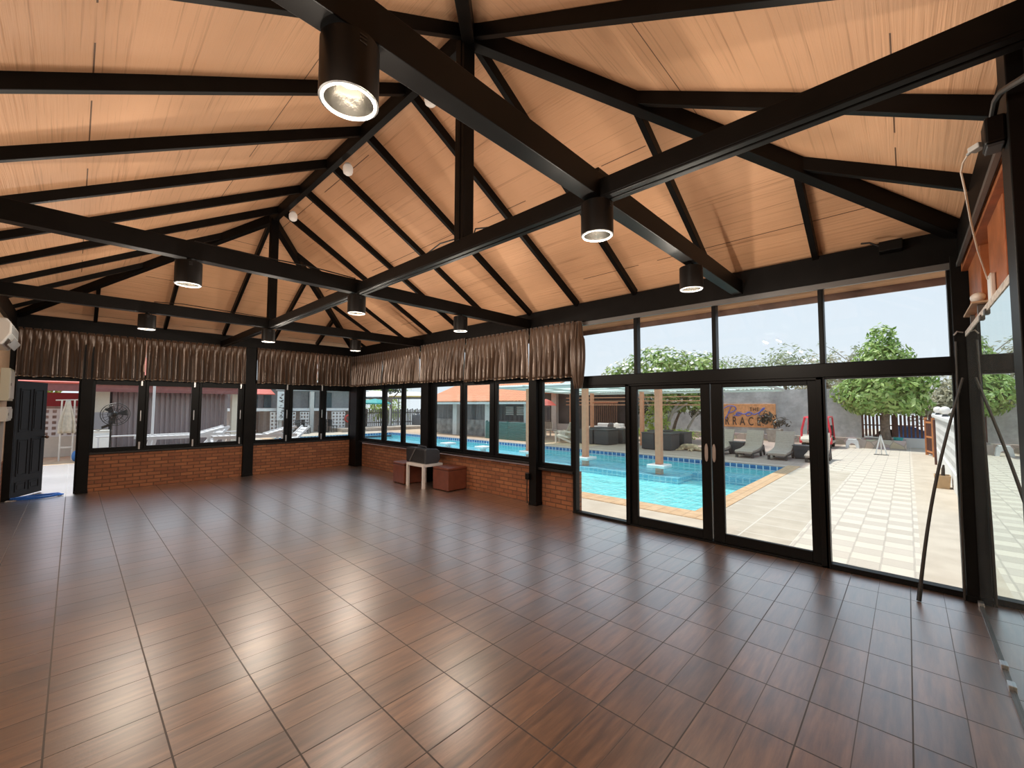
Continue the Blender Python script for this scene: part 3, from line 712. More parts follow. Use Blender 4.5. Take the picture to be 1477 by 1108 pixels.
obj('bracket', MB().box(4.72,4.75,-.44,-.375,2.17,2.28), GREYM, sh); obj('bracket', MB().box(4.27,4.30,-.425,-.375,2.17,2.28), GREYM, sh)
EGG = mat('white_gloss_plastic',(.78,.74,.69),.3)
cm = thing('dome_camera','white egg-shaped camera sitting on the plywood shelf','camera',(4.33,-.385,2.294))
obj('body', MB().ball((4.33,-.385,2.338),.062,.040,.036,20), EGG, cm, smooth=True); obj('base', MB().lathe([(.034,0),(.034,.010),(.026,.014)],20,(4.33,-.385,2.294)), GREYM, cm, smooth=True)
solo('plug_adapter', MB().box(3.66,3.78,-.398,-.376,2.20,2.36), EGG, 'white plug adapter above the mirror beside the egg-shaped camera', 'adapter', bevel=.006)
# socket box, charger and cables on the post
sx_ = thing('socket_box','black socket box on the face of the right-hand post','socket',(2.41,-.28,2.57))
obj('case', MB().box(2.36,2.46,-.305,-.250,2.575,2.68), CAN, sx_, bevel=.008); obj('face_plate', MB().box(2.368,2.452,-.300,-.255,2.566,2.577), SPG, sx_, bevel=.003)
ch = thing('charger','pale plug-in charger sticking out of the socket box','charger',(2.43,-.235,2.60))
obj('body', MB().bar((2.42,-.250,2.605),(2.45,-.222,2.602),.034,.022), ACW, ch, bevel=.003); obj('plug', MB().tube([(2.45,-.222,2.602),(2.47,-.213,2.60)],.006,8), ACG, ch)
WC = mat('white_cable',(.70,.62,.54),.5)
solo('white_cable', MB().tube([(2.468,-.214,2.60),(2.60,-.210,2.625),(2.72,-.212,2.63),(2.75,-.225,2.54),(3.04,-.26,2.496),(3.40,-.31,2.44),(3.60,-.35,2.37),(3.70,-.37,2.33)],.0038,6), WC, 'thin white cable hanging from the charger down to the plug adapter', 'cable', smooth=True)
solo('black_cable', MB().tube([(2.43,-.278,2.681),(2.40,-.278,2.70),(2.33,-.279,2.72),(2.22,-.28,2.69),(2.04,-.28,2.61),(1.876,-.28,2.535),(1.7,-.30,2.47)],.011,8), CABLE, 'thick black cable arching from the socket box over the right-hand post', 'cable', smooth=True)
solo('cable_duct', MB().bar((2.55,YC+.03,2.74),(4.95,YC+.03,2.74),.02,.03), GREYM, 'narrow grey cable duct under the plate above the mirror', 'duct')
jb = thing('junction_box','small black box on the plate near the mirror corner','box',(5.0,.05,3.03))
obj('case', MB().box(4.95,5.07,-.02,.14,2.97,3.06), CAN, jb, bevel=.008); obj('cord', MB().tube([(4.97,.14,3.03),(4.95,.2,3.07),(4.99,.26,3.09)],.008,6), CABLE, jb)
pb = thing('post_box','small black switch box low on the post near the brick sill','switch box',(5.03,4.42,.42))
obj('case', MB().box(5.0,5.05,4.38,4.46,.40,.50), CAN, pb, bevel=.006); obj('lead', MB().tube([(5.03,4.44,.40),(5.03,4.445,.2),(5.035,4.44,.02)],.008,6), CABLE, pb)
# ------------------------------------------------------------------ pool yard
G, WL = -.25, -.385
def paving_mat():
    g = NT('yard_paving'); vec,x,y,z = g.coords()
    s=.285
    cy_ = g.math('FLOOR', g.math('DIVIDE',y,s)); xo = g.math('ADD',x,g.math('MULTIPLY',g.white(g.comb(cy_,2.,5.)),.11)); cx_ = g.math('FLOOR', g.math('DIVIDE',xo,s))
    chk = g.math('MODULO', g.math('ABSOLUTE', g.math('ADD',cx_,cy_)), 2.)
    rnd = g.white(g.comb(cx_,cy_,1.))
    def line(v, s_, w):
        fr = g.math('FRACT', g.math('DIVIDE',v,s_)); d = g.math('MINIMUM',fr,g.math('SUBTRACT',1.,fr)); return g.math('LESS_THAN',d,w)
    jn = g.math('MAXIMUM', line(xo,s,.035), line(y,s,.035))
    ns = g.noise(vec,3.,4.); fine = g.noise(vec,45.,3.)
    a = g.mix(chk,(.70,.62,.51),(.50,.44,.365)); a = g.mix(g.math('MULTIPLY',rnd,.7), a, (.62,.55,.47)); a = g.mix(g.math('MULTIPLY',jn,.5), a, (.33,.29,.25))
    conc = g.ramp(ns,[(.35,(.50,.42,.33)),(.65,(.58,.50,.40))])
    # slab strip beside the coping
    sj = g.math('MAXIMUM', line(x,.62,.014), line(g.math('SUBTRACT',y,1.18),.62,.014)); slab = g.mix(sj, g.ramp(ns,[(.35,(.46,.395,.31)),(.65,(.55,.48,.385))]), (.66,.62,.55))
    # pinkish deck tiles on the far side of the pool
    tj = g.math('MAXIMUM', line(x,.3,.02), line(y,.3,.02)); deck = g.mix(tj, g.ramp(ns,[(.35,(.36,.27,.225)),(.65,(.44,.335,.28))]), (.30,.23,.2))
    far = g.math('GREATER_THAN', x, 15.0)
    near = g.math('LESS_THAN', x, 7.03)
    ge = lambda v: g.math('GREATER_THAN', y, v)
    c = g.mix(ge(1.18), a, slab)                              # default pavers, then slabs
    c = g.mix(g.math('MULTIPLY', far, ge(-.05)), c, a)
    c = g.mix(g.math('MULTIPLY', far, ge(2.3)), c, deck)
    c = g.mix(g.math('MULTIPLY', g.math('MULTIPLY',far,ge(10.5)), g.math('GREATER_THAN',x,15.6)), c, (.52,.37,.24))
    c = g.mix(g.math('MULTIPLY', near, ge(1.9)), c, conc)
    c = g.mix(g.math('LESS_THAN', y, -.06), c, conc)
    c = g.mix(g.math('MULTIPLY', fine, .25), c, (.35,.31,.27)); g.color(c); g.rough(.85)
    g.bump(g.math('SUBTRACT', g.math('MULTIPLY',fine,.4), jn), .35, .01); return g.m
PAVE = paving_mat()
pv = MB()
for a in ((5.24,7.02,-14,30),(7.02,15.3,-14,2.42),(15.3,46,-14,34),(7.02,15.3,25.6,34),(-16,5.24,16.2,34),(-16,-3.2,-14,16.2),(-3.2,5.24,-14,-.6)): pv.box(a[0],a[1],a[2],a[3],G-.3,G)
struct('ground', pv, PAVE, 'light chequered pavers and concrete around the swimming pool', 'paving')
# pool
def tile_mat(name, c1, c2, mortar, s, rough=.25):
    g = NT(name); vec,x,y,z = g.coords()
    def line(v):
        fr = g.math('FRACT', g.math('DIVIDE',v,s)); d = g.math('MINIMUM',fr,g.math('SUBTRACT',1.,fr)); return g.math('LESS_THAN',d,.085)
    r = g.white(g.comb(g.math('FLOOR',g.math('DIVIDE',x,s)),g.math('FLOOR',g.math('DIVIDE',y,s)),g.math('FLOOR',g.math('DIVIDE',g.math('ADD',z,G),s))))
    ge = g.n('NewGeometry'); sp = g.n('SeparateXYZ'); g.l(ge.outputs['Normal'],sp.inputs[0])
    nx = g.math('GREATER_THAN',g.math('ABSOLUTE',sp.outputs[0]),.5); ny = g.math('GREATER_THAN',g.math('ABSOLUTE',sp.outputs[1]),.5); nz = g.math('GREATER_THAN',g.math('ABSOLUTE',sp.outputs[2]),.5)
    lx = g.math('MULTIPLY',line(g.math('ADD',x,.011)),g.math('SUBTRACT',1.,nx)); ly = g.math('MULTIPLY',line(g.math('ADD',y,.011)),g.math('SUBTRACT',1.,ny)); lz = g.math('MULTIPLY',line(g.math('ADD',z,.031)),g.math('SUBTRACT',1.,nz))
    ln = g.math('MAXIMUM',g.math('MAXIMUM',lx,ly),lz)
    g.color(g.mix(ln, g.mix(r,c1,c2), mortar)); g.rough(rough); return g.m
BLUET = tile_mat('blue_pool_tile',(.06,.20,.42),(.025,.11,.30),(.55,.68,.72),.19)
AQUA = tile_mat('aqua_pool_tile',(.20,.72,.74),(.16,.68,.70),(.34,.80,.82),.19)
LEDGE = tile_mat('pale_blue_ledge_tile',(.16,.52,.66),(.11,.45,.62),(.34,.66,.74),.19)
COPE = mat('orange_brick_coping',(.56,.36,.20),.7,var=.3,vscale=14,bump=.4,bscale=40)
pool = thing('swimming_pool','long turquoise swimming pool beyond the glazed front','swimming pool',(11,14,G-.70),kind='structure')
px0,px1,py0,py1 = 7.5,15.0,2.74,25.6
bs = MB().box(px0,px1,py0,py1,G-.70,G-.60)
obj('basin_floor', bs, AQUA, pool)
wl = MB().box(px0-.1,px0,py0,py1,G-.7,G-.03).box(px1,px1+.1,py0,py1,G-.7,G-.03).box(px0,px1,py0-.1,py0,G-.7,G-.03).box(px0,px1,py1,py1+.1,G-.7,G-.03)
obj('tiled_sides', wl, AQUA, pool)
ob_=MB().box(px1-.012,px1,py0,py1,WL-.05,G-.03).box(px0,px1,py1-.012,py1,WL-.05,G-.03).box(px0,px0+.012,py0,py1,WL-.05,G-.03).box(px0,px1,py0,py0+.012,WL-.05,G-.03)
obj('tile_band', ob_, BLUET, pool)
obj('ledge', MB().box(13.0,15.0,py0+2.5,py1,G-.60,G-.42).box(14.2,15.0,py0,py0+2.5,G-.60,G-.36), LEDGE, pool)
def coping_mat():
    g = NT('brick_coping'); vec,x,y,z = g.coords()
    def ln(v): 
        fr=g.math('FRACT',g.math('DIVIDE',v,.22)); d=g.math('MINIMUM',fr,g.math('SUBTRACT',1.,fr)); return g.math('LESS_THAN',d,.035)
    j = g.math('MULTIPLY',g.math('MAXIMUM',ln(x),ln(y)),.55); n=g.noise(vec,6.,4.)
    g.color(g.mix(j,g.ramp(n,[(.3,(.50,.30,.15)),(.7,(.62,.43,.26))]),(.25,.16,.10))); g.rough(.7); return g.m
CPM = coping_mat()
cp = MB().box(7.02,px0,2.42,py1,G-.08,G+.012).box(px0,px1+.3,2.42,py0,G-.08,G+.012)
obj('coping', cp, CPM, pool, bevel=.006)
obj('coping_far', MB().box(px1,px1+.3,py0,py1+.1,G-.08,G+.006), mat('pink_stone_lip',(.50,.40,.34),.7,var=.1), pool, bevel=.006)
def water_mat():
    g = NT('pool_water'); vec,x,y,z = g.coords()
    tr = g.n('BsdfTransparent'); tr.inputs[0].default_value=(.955,1,1,1)
    gl = g.n('BsdfGlossy'); gl.inputs['Roughness'].default_value=.03
    lw = g.n('LayerWeight'); lw.inputs['Blend'].default_value=.5
    n1 = g.noise(g.comb(g.math('MULTIPLY',x,1.),g.math('MULTIPLY',y,.55)),3.6,2.,.5); n2 = g.noise(vec,11.,2.)
    bp = g.n('Bump'); bp.inputs['Strength'].default_value=.9; bp.inputs['Distance'].default_value=.22
    g.l(g.math('ADD',n1,g.math('MULTIPLY',n2,.22)),bp.inputs['Height']); g.l(bp.outputs[0],gl.inputs['Normal']); g.l(bp.outputs[0],lw.inputs['Normal'])
    f = g.math('ADD',.02,g.math('MULTIPLY',g.math('POWER',lw.outputs['Facing'],4.),.5))
    mx = g.n('MixShader'); g.l(f,mx.inputs[0]); g.l(tr.outputs[0],mx.inputs[1]); g.l(gl.outputs[0],mx.inputs[2]); g.l(mx.outputs[0],g.out.inputs['Surface']); return g.m
wm = MB().grid(lambda u,v:(px0+(px1-px0)*u,py0+(py1-py0)*v,WL+.012*math.sin(u*37+v*21)*math.sin(v*83-u*9)),60,150)
obj('water', wm, water_mat(), pool, smooth=True, fix=False)
# plinths and columns of the pavilion standing in the pool
SALM = mat('salmon_painted_post',(.64,.27,.155),.6,var=.08); WPL = mat('white_plinth_paint',(.72,.74,.74),.5,var=.06)
pav = thing('pavilion','salmon pavilion with a pale translucent roof along the far side of the pool','pavilion',(15,8,G))
for (x,y) in ((13.5,6.05),(13.5,8.95),(13.55,11.85)):
    c = obj('column', MB().box(x-.10,x+.10,y-.10,y+.10,G-.62,2.30), SALM, pav, bevel=.01)
    obj('plinth', MB().box(x-.32,x+.32,y-.30,y+.30,WL-.07,WL+.035), WPL, c, bevel=.02)
for (x,y) in ((18.3,5.9),(18.3,9.0),(18.9,12.1),(19.0,13.5)): obj('column', MB().box(x-.08,x+.08,y-.08,y+.08,G,2.25), SALM, pav, bevel=.01)
PALE_R = mat('pale_grey_roof_steel',(.50,.52,.50),.5)
TRL = NT('translucent_roof_sheet'); d_=TRL.n('BsdfDiffuse'); d_.inputs[0].default_value=(.66,.76,.72,1); t_=TRL.n('BsdfTranslucent'); t_.inputs[0].default_value=(.80,.95,.89,1)
mx_=TRL.n('MixShader'); mx_.inputs[0].default_value=.6; TRL.l(d_.outputs[0],mx_.inputs[1]); TRL.l(t_.outputs[0],mx_.inputs[2]); TRL.l(mx_.outputs[0],TRL.out.inputs['Surface'])
obj('roof_sheet', MB().grid(lambda u,v:(13.15+6.15*u,3.5+10.2*v,2.46-.16*u+.012*math.cos(2*math.pi*v*70)),4,420), TRL.m, pav, smooth=True)
for x,h in ((13.2,.16),(14.4,.08),(16.,.08),(17.6,.08),(19.25,.16)):
    zz=2.42-.16*(x-12.7)/6.6
    obj('purlin', MB().box(x-.03,x+.03,3.5,13.7,zz-h*.55,zz), PALE_R, pav)
for y in (3.52,6.05,8.95,11.85,13.66): obj('rafter', MB().bar((13.15,y,2.40),(19.3,y,2.25),.06,.07), PALE_R, pav)
for z in (1.62,1.80,1.98): obj('rail', MB().box(18.28,18.32,5.9,9.0,z,z+.035).box(18.5,18.54,9.0,13.5,z,z+.035), SALM, pav)
for i,(y) in enumerate((14.7,17.4)):
    solo('pool_plinth', MB().box(13.2,13.8,y-.3,y+.3,WL-.07,WL+.035).box(13.4,13.6,y-.1,y+.1,G-.42,WL-.07), WPL, 'white block standing in the pool, %s beyond the last salmon column' % ords[i], 'plinth', bevel=.02)

# loungers
def wicker(name,c,s=.03):
    g = NT(name); vec,x,y,z = g.coords()
    w = g.n('TexWave',wave_type='BANDS',bands_direction='X'); g.l(vec,w.inputs['Vector']); w.inputs['Scale'].default_value=14; w2=g.n('TexWave',wave_type='BANDS',bands_direction='Z'); g.l(vec,w2.inputs['Vector']); w2.inputs['Scale'].default_value=14
    f=g.math('MULTIPLY',w.outputs['Fac'],w2.outputs['Fac']); n=g.noise(vec,20.,3.)
    g.color(g.mix(g.math('MULTIPLY',g.math('ADD',f,n),.5),tuple(q*.6 for q in c),tuple(q*1.3 for q in c))); g.rough(.6); g.bump(f,.5,.006); return g.m
WICK = wicker('grey_brown_wicker',(.44,.36,.295)); WICKD = wicker('dark_wicker',(.06,.06,.065))
SHADEW = mat('dark_wicker_edge',(.075,.065,.06),.6)
def lounger():
    r = thing('sun_lounger','x','sun lounger',(0,0,0),'wicker sun loungers beyond the pool')
    top=[(0,.23),(.10,.265),(.35,.27),(.70,.285),(1.0,.33),(1.18,.36),(1.28,.42),(1.38,.54),(1.48,.70),(1.57,.86),(1.63,.92)]
    und=[(1.66,.90),(1.61,.80),(1.54,.62),(1.46,.45),(1.38,.36),(1.26,.29),(1.08,.235),(.9,.20),(.5,.185),(.1,.16),(0,.155)]
    obj('body', MB().prism(top+und,'y',-.29,.29), WICK, r, smooth=True, bevel=.012)
    for s in (-1,1):
        ar=[(.92,.20),(1.0,.10),(1.06,.02),(1.11,.0),(1.13,.03),(1.20,.18),(1.30,.24),(1.42,.20),(1.50,.08),(1.55,0),(1.60,.0),(1.60,.06),(1.53,.25),(1.44,.40),(1.30,.32)]
        obj('leg', MB().prism(ar,'y',s*.29-.03,s*.29+.03), SHADEW, r)
        obj('leg', MB().box(.08,.16,s*.25-.035,s*.25+.035,0,.165), SHADEW, r)
        obj('side_rail', MB().box(.0,1.0,s*.285-.02,s*.285+.02,.14,.20), SHADEW, r)
    return r
lo0 = lounger()
for i,(y,lab) in enumerate(((5.32,'wicker sun lounger partly hidden behind the door stile left of the small dark table'),(4.28,'wicker sun lounger right of the small dark table'),(3.28,'wicker sun lounger in front of the red cart'),(2.22,'wicker sun lounger showing right of the sliding door'))):
    o = lo0 if i==0 else dup(lo0); o.location=(16.4+.06*i,y,G); o['label']=lab; o.rotation_euler=(0,0,math.radians(-2+1.3*i))
def wtable(loc,lab):
    t=thing('side_table',lab,'table',loc,'small wicker tables between the loungers'); x,y,z=loc
    obj('body', MB().add([(x-.2,y-.2,z+.03),(x+.2,y-.2,z+.03),(x+.2,y+.2,z+.03),(x-.2,y+.2,z+.03),(x-.24,y-.24,z+.44),(x+.24,y-.24,z+.44),(x+.24,y+.24,z+.44),(x-.24,y+.24,z+.44)],[(3,2,1,0),(4,5,6,7),(0,1,5,4),(1,2,6,5),(2,3,7,6),(3,0,4,7)]), WICKD, t, bevel=.01)
    obj('tabletop', MB().box(x-.26,x+.26,y-.26,y+.26,z+.44,z+.475), WICKD, t, bevel=.006); obj('base', MB().box(x-.18,x+.18,y-.18,y+.18,z,z+.03), SHADEW, t)
wtable((17.75,4.80,G),'small dark wicker table between the first two loungers'); wtable((17.75,2.74,G),'small dark wicker table beside the lounger by the door stile')

# covered wicker seats under the pavilion
def wseat(x0,x1,y0,y1,h,lab,grp):
    t=thing('wicker_seat',lab,'outdoor seat',((x0+x1)/2,(y0+y1)/2,G),grp)
    obj('body', MB().box(x0,x1,y0,y1,G+.02,G+h-.05), WICKD, t, bevel=.02); obj('top', MB().box(x0-.015,x1+.015,y0-.015,y1+.015,G+h-.05,G+h), WICKD, t, bevel=.012); obj('base', MB().box(x0+.05,x1-.05,y0+.05,y1-.05,G,G+.02), SHADEW, t)
for a,lab in (((17.1,18.0,10.95,11.7,.70),'dark wicker seat of the left group nearest the salmon column'),((17.15,18.1,10.12,10.9,.72),'dark wicker seat in the middle of the left group'),((18.3,19.2,10.0,10.8,.70),'dark wicker seat at the back right of the left group'),((18.2,19.2,10.9,11.8,.74),'dark wicker seat at the back left of the left group')): wseat(*a,lab,'dark wicker seats, left group')
for a,lab in (((16.8,17.7,7.75,8.3,.72),'dark wicker seat of the right group behind the salmon column'),((16.85,17.75,7.05,7.7,.70),'dark wicker seat at the front corner of the right group'),((18.0,18.9,6.95,7.7,.70),'dark wicker seat behind the front corner of the right group'),((18.0,18.95,7.8,8.6,.74),'dark wicker seat at the back of the right group')): wseat(*a,lab,'dark wicker seats, right group')

# dog asleep by the seats
FUR = mat('tan_dog_fur',(.50,.38,.25),.8,var=.45,vscale=9)
dg = MB(); cx_,cy_=17.65,6.58
dg.tube([(cx_,cy_+.42,G+.10),(cx_,cy_+.30,G+.13),(cx_,cy_+.12,G+.14),(cx_+.02,cy_-.06,G+.15),(cx_,cy_-.20,G+.13),(cx_-.04,cy_-.30,G+.10),(cx_-.08,cy_-.38,G+.085),(cx_-.14,cy_-.47,G+.06),(cx_-.17,cy_-.54,G+.045)],[.05,.11,.13,.125,.14,.09,.085,.05,.028],12)
for (a,b,c_) in (((cx_-.08,cy_-.16,G+.08),(cx_-.28,cy_-.12,G+.04),(cx_-.40,cy_-.22,G+.025)),((cx_-.06,cy_-.10,G+.05),(cx_-.25,cy_-.02,G+.03),(cx_-.38,cy_-.06,G+.022)),((cx_-.05,cy_+.30,G+.09),(cx_-.24,cy_+.20,G+.05),(cx_-.34,cy_+.34,G+.025)),((cx_-.05,cy_+.36,G+.06),(cx_-.22,cy_+.38,G+.035),(cx_-.36,cy_+.46,G+.022))): dg.tube([a,b,c_],[.06,.035,.02],8)
dg.tube([(cx_,cy_+.42,G+.09),(cx_-.08,cy_+.56,G+.04),(cx_-.2,cy_+.62,G+.02)],[.03,.02,.012],8)
for s in (-1,1): dg.add([(cx_-.06+.03*s,cy_-.36,G+.15),(cx_-.02+.05*s,cy_-.41,G+.17),(cx_-.10+.04*s,cy_-.42,G+.15)],[(0,1,2)])
solo('dog', dg, FUR, 'tan dog lying asleep on the deck beside the right group of wicker seats', 'dog', smooth=True)

# garden wall, sign, fence
def wall_mat():
    g=NT('grey_rendered_wall'); vec,x,y,z=g.coords(); v=g.comb(g.math('ADD',x,y),z)
    n=g.noise(v,1.4,7.,.65); n2=g.noise(v,7.,4.)
    c=g.ramp(n,[(.30,(.36,.36,.355)),(.5,(.52,.52,.515)),(.70,(.70,.70,.69))]); g.color(g.mix(g.math('MULTIPLY',n2,.35),c,(.14,.14,.14))); g.rough(.9); g.bump(n2,.4,.02); return g.m
GW=wall_mat()
def stone_mat():
    g=NT('random_stone_band'); vec,x,y,z=g.coords(); vo=g.n('TexVoronoi'); vo.inputs['Scale'].default_value=2.6; g.l(vec,vo.inputs['Vector'])
    ve=g.n('TexVoronoi',feature='DISTANCE_TO_EDGE'); ve.inputs['Scale'].default_value=2.6; g.l(vec,ve.inputs['Vector'])
    c=g.mix(.6,(.42,.36,.29),vo.outputs['Color']); c=g.mix(.84,c,(.43,.37,.30)); g.color(g.mix(g.math('LESS_THAN',ve.outputs['Distance'],.03),c,(.30,.27,.23))); g.rough(.85); return g.m
ST=stone_mat()
struct('wall_garden', MB().box(26,26.25,1.62,25.5,G-.1,2.48), GW, 'high grey rendered garden wall behind the loungers', 'wall')
struct('wall_garden_base', MB().box(25.7,26.0,1.62,25.5,G-.1,.09), ST, 'low stone band along the foot of the grey garden wall', 'wall', bevel=.01)
SIGNW=mat('orange_wood_sign',(.80,.36,.15),.6,var=.22,vscale=6); INK=mat('dark_sign_letter',(.06,.035,.03),.5); BLUEI=mat('blue_script_letter',(.08,.13,.50),.4)
sg=thing('sign_board','orange wooden sign with blue and dark lettering on the grey wall','sign',(25.95,6.8,.42))
obj('board', MB().box(25.93,25.99,5.13,8.52,.43,1.72), SIGNW, sg, bevel=.01)
def text(word, yc, z, hgt, wdt, spacing, parent):
    # letters run toward -y when read from the hall
    cu=bpy.data.curves.new('t','FONT'); cu.body=word; cu.size=1; cu.align_x='CENTER'; cu.space_character=spacing; cu.extrude=.02
    to=bpy.data.objects.new('t',cu); COL.objects.link(to); bpy.context.view_layer.update()
    me=bpy.data.meshes.new_from_object(to.evaluated_get(bpy.context.evaluated_depsgraph_get())); COL.objects.unlink(to); bpy.data.objects.remove(to)
    xs=[v.co.x for v in me.vertices]; hs=[v.co.y for v in me.vertices]; sxx=wdt/(max(xs)-min(xs)); syy=hgt/(max(hs)-min(hs)); c0=(max(xs)+min(xs))/2; h0=min(hs); off=wloc(parent)
    for v in me.vertices:
        a,b,d=v.co; v.co=V((25.915-d*.6, yc-(a-c0)*sxx, z+(b-h0)*syy))-off
    me.materials.clear(); me.materials.append(INK); o=bpy.data.objects.new('lettering',me); COL.objects.link(o); o.parent=parent; return o
text('TERRACE',7.12,.53,.46,2.55,1.75,sg); text('THE',6.15,1.33,.20,.44,1.3,sg)
# the blue script word, written as one flowing stroke per letter
def script():
    m=MB(); P=lambda a,b:(25.90,7.62-a,.95+b)
    strokes=[ [(.0,-.08),(.10,.12),(.22,.40),(.30,.60)], [(-.06,.52),(.12,.64),(.34,.66),(.52,.60),(.55,.46),(.42,.34),(.22,.28),(.14,.29)],
      [(.42,.10),(.55,.14),(.74,.26),(.66,.30),(.56,.20),(.62,.10),(.76,.14),(.84,.24),(.76,.28),(.95,.20)],
      [(.95,.20),(1.10,.24),(1.26,.30),(1.16,.32),(1.06,.20),(1.12,.11),(1.28,.15),(1.36,.26),(1.28,.30),(1.48,.18)],
      [(1.48,.18),(1.70,.30),(1.92,.46),(1.98,.54),(1.90,.53),(1.76,.34),(1.70,.18),(1.80,.11),(2.0,.18)] ]
    for s_ in strokes:
        q=[]
        for i in range(len(s_)-1):
            p0=s_[max(i-1,0)];p1=s_[i];p2=s_[i+1];p3=s_[min(i+2,len(s_)-1)]
            for t in [j/6 for j in range(6)]:
                f=lambda k_:.5*((2*p1[k_])+(-p0[k_]+p2[k_])*t+(2*p0[k_]-5*p1[k_]+4*p2[k_]-p3[k_])*t*t+(-p0[k_]+3*p1[k_]-3*p2[k_]+p3[k_])*t**3)
                q.append(P(f(0),f(1)))
        q.append(P(*s_[-1])); m.tube(q,.024,6)
    return m
obj('script_lettering', script(), BLUEI, sg, smooth=True)
SLAT=mat('dark_brown_slat',(.09,.030,.022),.6,var=.2); WRAIL=mat('white_fence_rail',(.68,.67,.64),.6)
fn_=thing('slat_fence','dark brown slat fence with a white rail behind the big tree','fence',(26.05,.5,G))
m=MB(); 
for j in range(17): m.box(26.02,26.05,1.50-.135*j-.085,1.50-.135*j,.20,1.22)
obj('slat_panel', m, SLAT, fn_); obj('rail', MB().box(26.05,26.09,-.8,1.6,.70,.75), SLAT, fn_); obj('base_rail', MB().box(26.0,26.1,-.8,1.6,G,.17), WRAIL, fn_)
for y in (1.58,.45,-.72): obj('post', MB().box(26.0,26.1,y-.04,y+.04,G,1.26), SLAT, fn_)
struct('street', MB().box(26.4,60,-14,-1+2.6,G-.3,G+.0), mat('pale_street',(.62,.60,.57),.9,var=.08), 'pale street beyond the slat fence', 'street')
BLUEP=mat('blue_plastic',(.04,.16,.42),.4)
tp=MB().grid(lambda u,v:(27.2+.25*math.sin(v*3)+.06*math.sin(u*9),.35-1.1*u,G+.05+.95*v*(1-.35*u)+.05*math.sin(u*8+v*4)),14,8)
solo('blue_tarpaulin', tp, BLUEP, 'blue tarpaulin glimpsed through the gaps of the slat fence', 'tarpaulin', solid=.01)
ORG=mat('orange_gate_wood',(.55,.21,.075),.55,var=.15)
gt=thing('garden_gate','orange wooden gate leaf standing open at the end of the white wall','gate',(22.1,-.58,G))
for (x,y) in ((22.6,-.49),(21.75,-.66)): obj('post', MB().box(x-.045,x+.045,y-.045,y+.045,G,1.18), ORG, gt, bevel=.005)
for z in (G+.15,.45,1.0): obj('rail', MB().bar((22.6,-.49,z),(21.75,-.66,z),.03,.07), ORG, gt)
m=MB()
for j in range(6):
    t=(j+.5)/6; m.bar((22.6-.85*t,-.49-.17*t,G+.06),(22.6-.85*t,-.49-.17*t,1.1),.02,.09,(1,.2,0))
obj('slats', m, SLAT, gt)
solo('thin_post', MB().tube([(18.9,-.6,G),(18.9,-.6,1.17)],.03,8), SLAT, 'thin rust-red post in front of the white perforated wall', 'post', smooth=True)
# white perforated wall with globe lamps
WW=mat('white_wall_paint',(.74,.73,.71),.7,var=.05)
def breeze_mat(name, ax, s=.2, hole=(.30,.30,.31), base=(.74,.73,.71)):
    g=NT(name); vec,x,y,z=g.coords(); a=x if ax=='x' else y
    fa=g.math('SUBTRACT',g.math('FRACT',g.math('DIVIDE',a,s)),.5); fz_=g.math('SUBTRACT',g.math('FRACT',g.math('DIVIDE',z,s)),.5)
    d=g.math('ADD',g.math('ABSOLUTE',fa),g.math('ABSOLUTE',fz_)); h=g.math('LESS_THAN',d,.36)
    jn=g.math('GREATER_THAN',g.math('MAXIMUM',g.math('ABSOLUTE',fa),g.math('ABSOLUTE',fz_)),.475)
    g.color(g.mix(g.math('MULTIPLY',jn,.4),base,tuple(q*.6 for q in base))); g.rough(.8)
    g.color(g.mix(h,g.mix(g.math('MULTIPLY',jn,.4),base,tuple(q*.7 for q in base)),hole)); return g.m
def breeze(m, ax, pl, u0, u1, z0, z1, s=.2, t=.09):
    # real pierced blocks: a lattice of square blocks with a diamond hole each
    nu=max(1,int(round((u1-u0)/s))); nz=max(1,int(round((z1-z0)/s))); su=(u1-u0)/nu; sz=(z1-z0)/nz
    for i in range(nu):
        for j in range(nz):
            uc,zc_=u0+su*(i+.5),z0+sz*(j+.5); o=[(uc-su/2,zc_-sz/2),(uc+su/2,zc_-sz/2),(uc+su/2,zc_+sz/2),(uc-su/2,zc_+sz/2)]
            q=.27; h_=[(uc-su*q,zc_-sz*q),(uc+su*q,zc_-sz*q),(uc+su*q,zc_+sz*q),(uc-su*q,zc_+sz*q)]
            P=lambda p,d:(p[0],pl+d,p[1]) if ax=='A' else (pl+d,p[0],p[1])
            vs=[P(p,0) for p in o]+[P(p,0) for p in h_]+[P(p,t) for p in o]+[P(p,t) for p in h_]; fs=[]
            for k_ in range(4):
                n_=(k_+1)%4; fs+=[(k_,n_,4+n_,4+k_),(8+n_,8+k_,12+k_,12+n_),(4+k_,4+n_,12+n_,12+k_)]
            m.add(vs,fs)
    return m
bw=thing('perforated_wall','long low white wall of pierced blocks along the right of the yard','wall',(16,-.76,G),kind='structure')
obj('pier', MB().box(21.9,22.2,-.86,-.66,G,1.36), WW, bw); obj('pier', MB().box(10.6,10.9,-.86,-.66,G,1.36), WW, bw)
obj('pierced_blocks', breeze(MB(),'A',-.80,10.9,21.9,.15,1.22,.30,.09), WW, bw, fix=False)
obj('coping', MB().box(10.6,22.2,-.88,-.64,1.22,1.31), WW, bw, bevel=.01); obj('footing', MB().box(10.6,22.2,-.84,-.68,G,.15), WW, bw)
obj('back', MB().box(10.9,21.9,-.87,-.83,.15,1.2), mat('pale_back_render',(.62,.62,.61),.9), bw)
